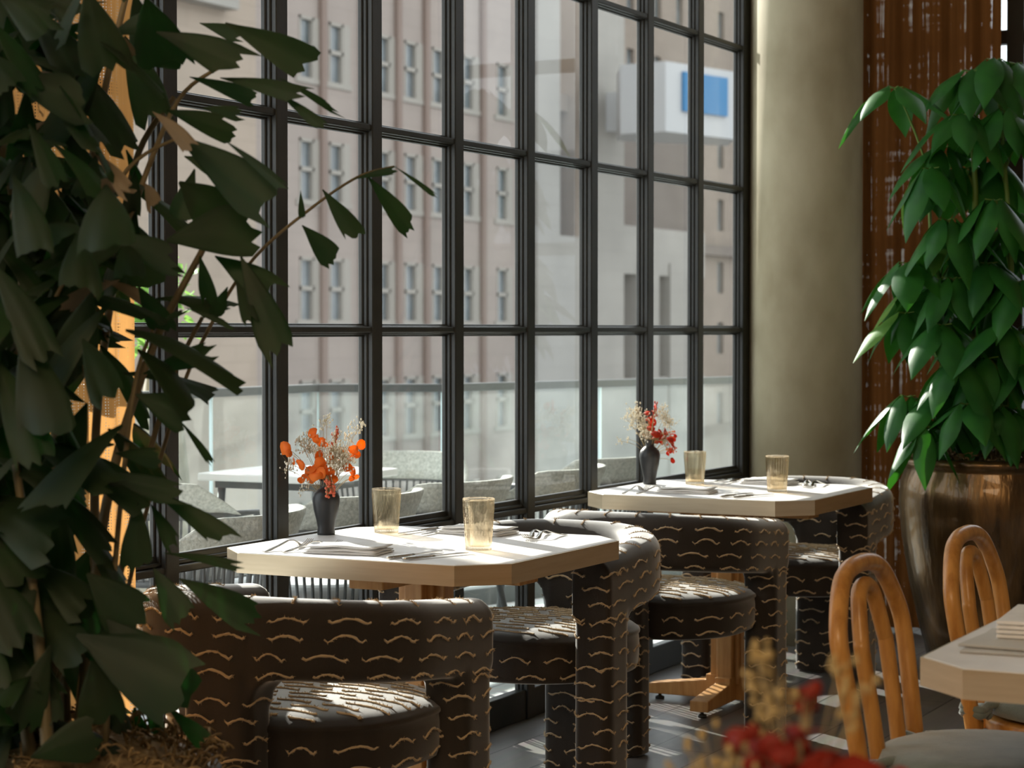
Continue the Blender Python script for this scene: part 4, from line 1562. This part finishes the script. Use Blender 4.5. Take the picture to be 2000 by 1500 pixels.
def oval_leaf(mb, base, d, L, Wd, nrm, rnd, m=0, droop=0.3):
    d = Vector(d).normalized()
    nrm = Vector(nrm)
    nrm = (nrm - d * nrm.dot(d))
    nrm = nrm.normalized() if nrm.length > 1e-3 else d.orthogonal().normalized()
    s_ = d.cross(nrm)
    rows = 9
    vs, fs = [], []
    wav = rnd.uniform(0, 6)
    p = Vector(base)
    dd = d.copy()
    for i in range(rows + 1):
        t = i / rows
        wv = Wd * (math.sin(PI * min(1, t * 1.02) ** 0.85) ** 0.9 if 0 < t < 0.97 else 0.0) * (1 - 0.15 * t) + 0.002
        vs.append(p + s_ * wv / 2 - nrm * wv * (0.13 + 0.05 * math.sin(8 * t + wav)))
        vs.append(p + s_ * wv / 4 - nrm * wv * 0.03)
        vs.append(p + Vector((0, 0, 0)))
        vs.append(p - s_ * wv / 4 - nrm * wv * 0.03)
        vs.append(p - s_ * wv / 2 - nrm * wv * (0.13 + 0.05 * math.sin(8 * t + wav + 2)))
        dd = (dd + Vector((0, 0, -1)) * droop / rows).normalized()
        p = p + dd * (L / rows)
    for i in range(rows):
        for c in range(4):
            a = i * 5 + c
            fs.append((a, a + 1, a + 6, a + 5))
    mb.add(vs, fs, m, True)


def umbrella_plant():
    rnd = random.Random(31)
    cx, cy = -2.05, 8.05
    t = thing('potted_umbrella_plant', 'tall glossy green plant in large bronze pot by the right curtain', 'plant', (cx, cy, 0))
    off = Vector((cx, cy, 0))
    b = MB()
    b.lathe([(0.235, 0.0), (0.25, 0.01), (0.285, 0.15), (0.325, 0.32), (0.355, 0.50), (0.368, 0.64), (0.362, 0.72), (0.345, 0.765), (0.345, 0.775), (0.360, 0.785), (0.366, 0.800), (0.358, 0.815), (0.340, 0.818), (0.325, 0.80), (0.32, 0.76), (0.05, 0.76)], 72)
    b.build('pot', 'glaze', t)
    b = MB()
    for k in range(700):
        a, r = rnd.uniform(0, 2 * PI), 0.315 * math.sqrt(rnd.random())
        p = Vector((r * math.cos(a), r * math.sin(a), 0.79 + rnd.uniform(0, 0.05)))
        q = p + Vector((rnd.uniform(-.05, .05), rnd.uniform(-.05, .05), rnd.uniform(-0.01, .03)))
        b.tube(bez(p, (p + q) / 2 + Vector((0, 0, rnd.uniform(0, .035))), q, 4), rnd.uniform(0.0015, 0.0035), 4)
    b.lathe([(0.32, 0.77), (0.28, 0.80), (0.1, 0.815), (0.01, 0.82)], 30)
    tag(b.build('moss', 'moss', t), kind='stuff')
    stem, fol = MB(), MB()

    def W(px, py, d):
        return atd(px, py, d) - off
    D = 8.06
    main = catmull([W(1898, 880, D), W(1900, 700, D), W(1897, 540, D - .02), W(1905, 380, D), W(1897, 250, D + .02), W(1898, 145, D)], 6)
    stem.tube(main, [0.017 - 0.010 * i / len(main) for i in range(len(main))], 10)
    m2 = catmull([W(1960, 880, D - .1), W(1968, 700, D - .08), W(1975, 520, D - .05), W(1960, 300, D), W(1945, 125, D)], 6)
    stem.tube(m2, [0.014 - 0.008 * i / len(m2) for i in range(len(m2))], 8)
    m3 = catmull([W(1850, 880, D + .1), W(1835, 760, D + .1), W(1850, 620, D + .12), W(1820, 480, D + .1), W(1815, 340, D + .05)], 6)
    stem.tube(m3, [0.012 - 0.006 * i / len(m3) for i in range(len(m3))], 8)
    hubs = [(1747, 172, -.05, 5), (1899, 140, 0, 7), (1945, 118, .02, 8), (1985, 125, .05, 6), (1876, 226, -.08, 8), (1815, 330, -.1, 7), (1962, 215, -.1, 7), (2005, 250, 0, 7), (1835, 290, .05, 6), (1775, 515, -.05, 7), (1850, 430, -.15, 7), (1945, 392, -.18, 8), (2000, 420, -.05, 7), (1795, 560, .1, 7), (1860, 545, -.12, 7), (1930, 515, -.1, 7), (1990, 550, -.15, 7), (1768, 612, 0, 6), (1840, 635, -.15, 7), (1905, 610, .1, 7), (1960, 635, -.2, 7), (2010, 640, 0, 6),
            (1868, 706, -.25, 7), (1930, 700, -.2, 7), (1990, 715, -.2, 7), (1772, 775, -.1, 6), (1830, 770, -.15, 6), (1888, 790, -.3, 7), (1950, 795, -.25, 6), (1805, 835, -.28, 5), (2000, 800, -.2, 6), (1850, 470, .12, 7), (1905, 460, .15, 7), (1960, 480, .12, 7), (1880, 330, .12, 7), (1940, 320, .1, 7), (1920, 740, .1, 6), (1860, 800, .05, 5)]
    mains = [main, m2, m3]
    for (hx, hy, dd, n) in hubs:
        c = W(hx, hy, D + dd)
        # nearest lower stem point
        best = min((p for P in mains for p in P), key=lambda p: (p - (c - Vector((0, 0, 0.14)))).length)
        stem.tube(bez(best, (best + c) / 2 + Vector((0, 0, 0.05)), c, 8), [0.0045] * 5 + [0.0035] * 4, 6)
        a0 = rnd.uniform(0, 6.28)
        for k in range(n):
            a = a0 + 2 * PI * k / n + rnd.uniform(-.2, .2)
            dirv = Vector((math.cos(a), math.sin(a), rnd.uniform(-1.3, -0.3)))
            pl = rnd.uniform(0.02, 0.045)
            q = c + Vector((math.cos(a), math.sin(a), 0.15)).normalized() * pl
            stem.tube([c, q], 0.0022, 5, cap=False)
            Ln = rnd.uniform(0.22, 0.33)
            oval_leaf(fol, q, dirv, Ln, Ln * rnd.uniform(0.34, 0.42), Vector((math.cos(a), math.sin(a), 1.6)), rnd, 1 if rnd.random() < 0.05 else 0, droop=rnd.uniform(0.5, 1.3))
    stem.build('stem', 'stem_g', t)
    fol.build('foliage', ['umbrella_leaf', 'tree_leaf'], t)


umbrella_plant()


# ================================================================== THE TERRACE
def railing():
    t = thing('balustrade', 'glass balustrade with dark top rail around the terrace', 'railing', (-5.3, 8.3, 0))
    o = Vector((-5.3, 8.3, 0))
    P = [Vector((-5.33, 6.63, 0)), Vector((-5.33, 8.33, 0)), Vector((-4.82, 8.62, 0)), Vector((-4.18, 10.76, 0)), Vector((-3.75, 12.2, 0))]
    b = MB()
    for p, q in zip(P, P[1:]):
        d = (q - p); L = d.length; a = math.atan2(d.y, d.x)
        m = Matrix.Translation(p - o) @ Matrix.Rotation(a, 4, 'Z')
        b.box(-0.02, L + 0.02, -0.03, 0.03, 1.012, 1.05, 0, m)
        b.box(-0.02, L + 0.02, -0.05, 0.05, -0.02, 0.07, 0, m)
    b.build('top_rail', 'terr_chair', t, bevel=0.004)
    for p, q in zip(P, P[1:]):
        d = (q - p); L = d.length; a = math.atan2(d.y, d.x)
        n = max(1, round(L / 0.95))
        for k in range(n):
            m = Matrix.Translation(p - o + d * (k / n)) @ Matrix.Rotation(a, 4, 'Z')
            g = MB(); g.box(0.012, L / n - 0.012, -0.006, 0.006, 0.06, 1.015, 0, m)
            pn = g.build('glass_panel', 'balus', t)
            g = MB(); g.box(0.004, 0.013, -0.007, 0.007, 0.06, 1.014, 0, m)
            g.build('panel_edge', 'balus_edge', pn)


railing()
b = MB(); b.box(-0.3, 0.3, -0.45, 0.45, -0.015, 1.06); b.box(-0.32, 0.32, -0.47, 0.47, 1.06, 1.09)
pr = b.build('terrace_pier', 'pier', loc=(-5.36, 6.12, 0), bevel=0.006)
tag(pr, 'pale grey square pier on the terrace at end of the glass balustrade', 'pillar')


def terrace_table(loc, rz, label, hx=0.40, hy=0.40):
    t = thing('terrace_table', label, 'table', loc, rz, group='white terrace tables')
    b = MB(); b.box(-hx, hx, -hy, hy, 0.715, 0.745)
    b.build('tabletop', 'white_paint', t, bevel=0.006)
    b = MB(); b.box(-hx + .05, hx - .05, -hy + .05, hy - .05, 0.685, 0.715)
    b.build('frame', 'terr_chair', t)
    for sx in (-1, 1):
        for sy in (-1, 1):
            b = MB(); b.tube([(sx * (hx - .07), sy * (hy - .07), 0.70), (sx * (hx - .03), sy * (hy - .03), -0.015)], 0.016, 8)
            b.build('leg', 'terr_chair', t)
    return t


terrace_table((-4.57, 7.02, 0), R_(2), 'white terrace table behind the orange flowers', 0.29, 0.29)
terrace_table((-4.62, 4.7, 0), R_(0), 'white terrace table at the left, mostly hidden by the palm', 0.40, 0.40)


def make_terrace_chair(label):
    """faces +y; woven back with a dark rail and cords down to the seat"""
    t = thing('terrace_chair', label, 'chair', group='pale woven terrace armchairs')
    # back shell: curved panel with folded wings
    def arc(r0, n=22, a0=-0.15, a1=PI + 0.15):
        return [(r0[0] * math.cos(PI + (PI) * i / n), r0[1] * math.sin(PI + PI * i / n)) for i in range(n + 1)]
    b = MB()
    n = 22
    A = arc((0.30, 0.27), n)
    vs, fs = [], []
    rows = [(0.645, 0.0), (0.69, 0.02), (0.752, 0.045), (0.765, 0.046)]
    for off in (0, 0.022):
        for z, lean in rows:
            for i, (x, y) in enumerate(A):
                e = abs(i / n - 0.5) * 2
                zz = z - (0.12 * max(0, e - 0.62) / 0.38 if z > 0.65 else 0.0) * ((z - 0.645) / 0.12)
                k = 1 + (lean - off) / 0.3
                vs.append((x * k, y * k, zz))
    k = len(rows) * (n + 1)
    for r in range(len(rows) - 1):
        for i in range(n):
            a = r * (n + 1) + i
            fs.append((a, a + 1, a + n + 2, a + n + 1))
            fs.append((k + a + 1, k + a, k + a + n + 1, k + a + n + 2))
    top = (len(rows) - 1) * (n + 1)
    for i in range(n):
        fs.append((top + i, top + i + 1, k + top + i + 1, k + top + i))
        fs.append((i + 1, i, k + i, k + i + 1))
    for i in (0, n):
        for r in range(len(rows) - 1):
            a = r * (n + 1) + i
            fs.append((a, a + n + 1, k + a + n + 1, k + a))
    b.add(vs, fs, 0, True)
    b.build('backrest', 'wicker', t)
    b = MB()
    b.tube([(x * 1.02, y * 1.02, 0.645) for x, y in A], 0.013, 8)
    b.tube([(-0.306, 0, 0.645), (-0.30, 0.14, 0.645), (-0.27, 0.22, 0.40)], 0.013, 8)
    b.tube([(0.306, 0, 0.645), (0.30, 0.14, 0.645), (0.27, 0.22, 0.40)], 0.013, 8)
    b.tube([(x * 0.86, y * 0.86, 0.40) for x, y in A] + [(0.26, 0.23, 0.40), (-0.26, 0.23, 0.40)], 0.012, 8, closed=True)
    b.build('frame', 'terr_chair', t)
    b = MB()
    for i in range(31):
        a = PI + PI * i / 30
        b.tube([(0.305 * math.cos(a), 0.275 * math.sin(a), 0.645), (0.258 * math.cos(a), 0.232 * math.sin(a), 0.40)], 0.0055, 5, cap=False)
    b.build('cords', 'terr_chair', t)
    b = MB()
    b.prism([(x * 0.84, y * 0.84) for x, y in A] + [(0.25, 0.24), (-0.25, 0.24)], 0.405, 0.475)
    b.build('seat', 'cushion', t, bevel=0.02, seg=3)
    for sx in (-1, 1):
        for y0, y1 in ((0.20, 0.25), (-0.16, -0.24)):
            b = MB(); b.tube([(sx * 0.23, y0, 0.40), (sx * 0.275, y1, -0.015)], 0.012, 8)
            b.build('leg', 'terr_chair', t)
    return t


tc = make_terrace_chair('woven terrace armchair close to the window at left, below the palm fronds')
tc.location = (-3.72, 5.17, 0); tc.rotation_euler = (0, 0, R_(100))
copy_thing(tc, (-3.78, 5.98, 0), R_(84), 'woven terrace armchair behind the vase of orange flowers')
copy_thing(tc, (-3.80, 6.68, 0), R_(84), 'woven terrace armchair outside behind the rear amber tumbler')
copy_thing(tc, (-3.76, 7.42, 0), R_(94), 'woven terrace armchair outside between the two indoor tables')
copy_thing(tc, (-3.90, 8.18, 0), R_(84), 'woven terrace armchair farthest along the window')
copy_thing(tc, (-4.62, 7.80, 0), R_(200), 'woven terrace armchair by the balustrade beyond the white table')
copy_thing(tc, (-4.62, 6.22, 0), R_(-5), 'woven terrace armchair at left end of the white terrace table')


# ================================================================== BUILDINGS ACROSS THE STREET
FX = -32.0


def facade_window(parent, y, z0, z1, wd, x=FX, m='sash'):
    f = MB()
    hw = wd / 2
    fr = 0.09
    f.box(x - 0.02, x + 0.05, y - hw - 0.18, y + hw + 0.42, z0 - 0.16, z0)            # sill
    f.box(x - 0.16, x + 0.02, y - hw, y - hw + fr, z0, z1)
    f.box(x - 0.16, x + 0.02, y + hw - fr, y + hw, z0, z1)
    f.box(x - 0.16, x + 0.02, y - hw, y + hw, z1 - fr, z1)
    zm = (z0 + z1) / 2
    f.box(x - 0.14, x + 0.02, y - hw, y + hw, zm - 0.06, zm + 0.06)
    f.box(x + 0.0, x + 0.03, y + hw, y + hw + 0.35, z0, z1)                            # pale reveal strip
    o = f.build('window', m, parent)
    p = MB(); p.box(x - 0.14, x - 0.10, y - hw + 0.02, y + hw - 0.02, z0, z1)
    p.build('pane', 'farglass', o)


def wall_with_holes(parent, mat, y0, y1, z0, z1, x, holes):
    """facade slab with real window openings; holes: list of (y, hw, [(za, zb)...])"""
    b = MB()
    holes = sorted(holes)
    cur = y0
    for y, hw, zs in holes:
        if y - hw > cur:
            b.box(x - 0.5, x, cur, y - hw, z0, z1)
        zc = z0
        for za, zb in sorted(zs):
            b.box(x - 0.5, x, y - hw, y + hw, zc, za)
            zc = zb
        b.box(x - 0.5, x, y - hw, y + hw, zc, z1)
        cur = y + hw
    b.box(x - 0.5, x, cur, y1, z0, z1)
    b.box(x - 8, x - 0.5, y0, y1, z0, z1)
    return b.build('wall', mat, parent)


bA = thing('stone_building', 'pinkish grey stone building with paired sash windows across the street', 'building', (0, 0, 0))
rowsA = [(-5.3, -3.5), (-1.85, -0.1), (1.6, 3.35), (4.95, 6.65), (8.35, 10.05)]
colsA = [49.55, 51.1, 53.75, 55.35, 57.05, 59.0, 61.35]
wall_with_holes(bA, 'pinkstone', 47.0, 63.6, -9, 13.5, FX, [(y, 0.38, rowsA) for y in colsA])
for y in colsA:
    for z0, z1 in rowsA:
        facade_window(bA, y, z0, z1, 0.76)
b = MB()
for y in (50.3, 52.45, 54.5, 56.2, 59.9, 62.6):
    b.box(FX - 0.01, FX + 0.14, y - 0.13, y + 0.13, -9, 13.4)
b.build('pilaster_strip', 'downpipe', bA)
b = MB(); b.box(FX - 8.2, FX + 0.5, 47.0, 63.6, 13.5, 14.2)
b.build('cornice', 'pinkstone', bA)

bL = thing('beige_building', 'plain beige block-stone building at the left beyond the palm', 'building', (0, 0, 0))
b = MB(); b.box(FX - 8, FX + 0.25, 25, 46.7, -9, 13.5)
b.build('wall', 'beigestone', bL)
b = MB(); b.box(FX + 0.2, FX + 0.7, 25, 45.3, 9.6, 10.2); b.box(FX + 0.2, FX + 0.5, 25, 45.3, 10.2, 10.7)
b.build('cornice', 'palestone', bL)

bB = thing('pilastered_building', 'pale building with broad flat pilasters, right of the sash windows', 'building', (0, 0, 0))
b = MB(); b.box(FX - 8, FX - 0.6, 63.75, 79.0, -9, 8.9)
b.build('wall', 'brownstone', bB)
for y0, y1, zt in ((63.75, 65.5, 13.0), (68.4, 70.9, 13.0), (72.3, 74.2, 3.9), (75.3, 77.0, 3.9)):
    b = MB(); b.box(FX - 0.7, FX + 0.1, y0, y1, -9, zt)
    b.build('pilaster', 'palestone', bB)
b = MB(); b.box(FX - 0.7, FX + 0.0, 65.5, 68.4, -9, 4.6); b.box(FX - 0.7, FX + 0.02, 70.9, 79.0, 3.4, 5.2); b.box(FX - 0.7, FX + 0.02, 70.9, 79.0, -9, -0.5)
b.build('spandrel', 'palestone', bB)
b = MB(); b.box(FX - 1.2, FX - 0.3, 65.5, 68.4, 9.0, 9.6); b.box(FX - 0.7, FX - 0.05, 67.0, 68.4, 4.6, 13.0)
b.build('parapet', 'tanstone', bB)

bD = thing('tan_building', 'tall tan building with narrow dark windows at the far right', 'building', (0, 0, 0))
DX = -40.0
rowsD = [(z, z + 1.6) for z in (-3.5, 0.1, 3.2, 6.4, 9.6, 12.8, 16.0)]
colsD = [86.5, 89.6, 92.8, 95.5, 98.2, 101.0, 103.6]
wall_with_holes(bD, 'tanstone', 79.2, 112, -9, 20, DX, [(y, 0.42, rowsD) for y in colsD])
for y in colsD:
    for z0, z1 in rowsD:
        p = MB(); p.box(DX - 0.3, DX - 0.2, y - 0.42, y + 0.42, z0, z1)
        p.build('window', 'farglass', bD)
b = MB(); b.box(DX - 0.1, DX + 0.4, 79.2, 112, 5.1, 5.6)
b.build('cornice', 'brownstone', bD)

bS = thing('sign_canopy', 'white boxy canopy with a blue panel on the far building', 'sign', (0, 0, 0))
c0 = atd(1212, 200, 72); c1 = atd(1300, 200, 71); c2 = atd(1436, 200, 74)
b = MB()
bk = Vector((_cf.x, _cf.y, 0)).normalized() * 2.6
b.prism([(c0.x, c0.y), (c1.x, c1.y), (c2.x, c2.y), (c2.x + bk.x, c2.y + bk.y), (c0.x + bk.x, c0.y + bk.y)], 8.03, 10.4)
b.build('canopy_box', 'sign_white', bS, fix=True)
b = MB(); b.box(FX - 0.8, -29.4, 69.3, 70.3, 8.5, 9.9)
b.build('bracket', 'sign_white', bS)
b = MB()
d = (c2 - c1)
for u0, u1 in ((0.22, 0.85),):
    p, q = c1 + d * u0, c1 + d * u1
    nrm = Vector((d.y, -d.x, 0)).normalized() * 0.12
    if nrm.dot(_cf) > 0:
        nrm = -nrm
    z0, z1 = 8.78, 10.12
    vs = [(p.x, p.y, z0), (q.x, q.y, z0), (q.x, q.y, z1), (p.x, p.y, z1)]
    vs += [(x + nrm.x, y + nrm.y, z) for x, y, z in vs]
    b.add(vs, [(0, 1, 2, 3), (4, 7, 6, 5), (0, 4, 5, 1), (1, 5, 6, 2), (2, 6, 7, 3), (3, 7, 4, 0)], 0, False)
b.build('blue_panel', 'bluepaint', bS, fix=True)

bE = thing('blue_grey_tower', 'blue grey tower seen through the brown curtain and end window', 'building', (0, 0, 0))
b = MB(); b.box(-14, 30, 60, 70, -9, 7.0)
b.build('wall', 'bluestone', bE)
for k in range(10):
    b = MB(); x = -13 + k * 3.2
    b.box(x, x + 1.8, 59.9, 60.05, 1.5, 4.5)
    b.build('window', 'farglass', bE)


def tree(label, loc, h, r, n, seed, leaf=0.16, flat=9.0):
    rnd = random.Random(seed)
    t = thing('street_tree', label, 'tree', loc)
    b = MB(); b.tube([(0, 0, 0), (0.1, 0, h * 0.4), (0, 0.1, h)], [0.16, 0.12, 0.05], 10)
    b.build('trunk', 'stem_b', t)
    b = MB()
    for _ in range(n):
        d = Vector((rnd.gauss(0, 1), rnd.gauss(0, 1), rnd.gauss(0, 1)))
        d = d.normalized() * r * rnd.random() ** 0.4
        d.z = max(d.z, -flat - (0.6 * d.x if flat < 5 else 0))  # low flat value slants the crown's underside along the sun's path
        p = Vector((d.x, d.y, h + d.z))
        oval_leaf(b, p, (rnd.uniform(-1, 1), rnd.uniform(-1, 1), rnd.uniform(-.7, .3)), leaf * rnd.uniform(.7, 1.3), leaf * .6, (rnd.uniform(-1, 1), rnd.uniform(-1, 1), 1), rnd, 0)
    b.build('foliage', 'tree_leaf', t)


p = atd(1112, 30, 78)
tree('green roof tree above the brown recess of the pilastered building', (p.x - 2.0, p.y, 8.9), 3.6, 1.6, 700, 3, 0.34)
p = atd(352, 570, 9.6)
tree('unseen tree added outside the view to shade right table and curtain', (-9.2, 8.4, -9.0), 16.0, 2.4, 3400, 12, 0.36, 1.5)  # added out of view to keep sun off right table and upper curtain
tree('bright green leafy shrub on the terrace behind the palm', (p.x - 0.12, p.y - 0.1, -0.015), p.z, 0.27, 150, 4, 0.09)
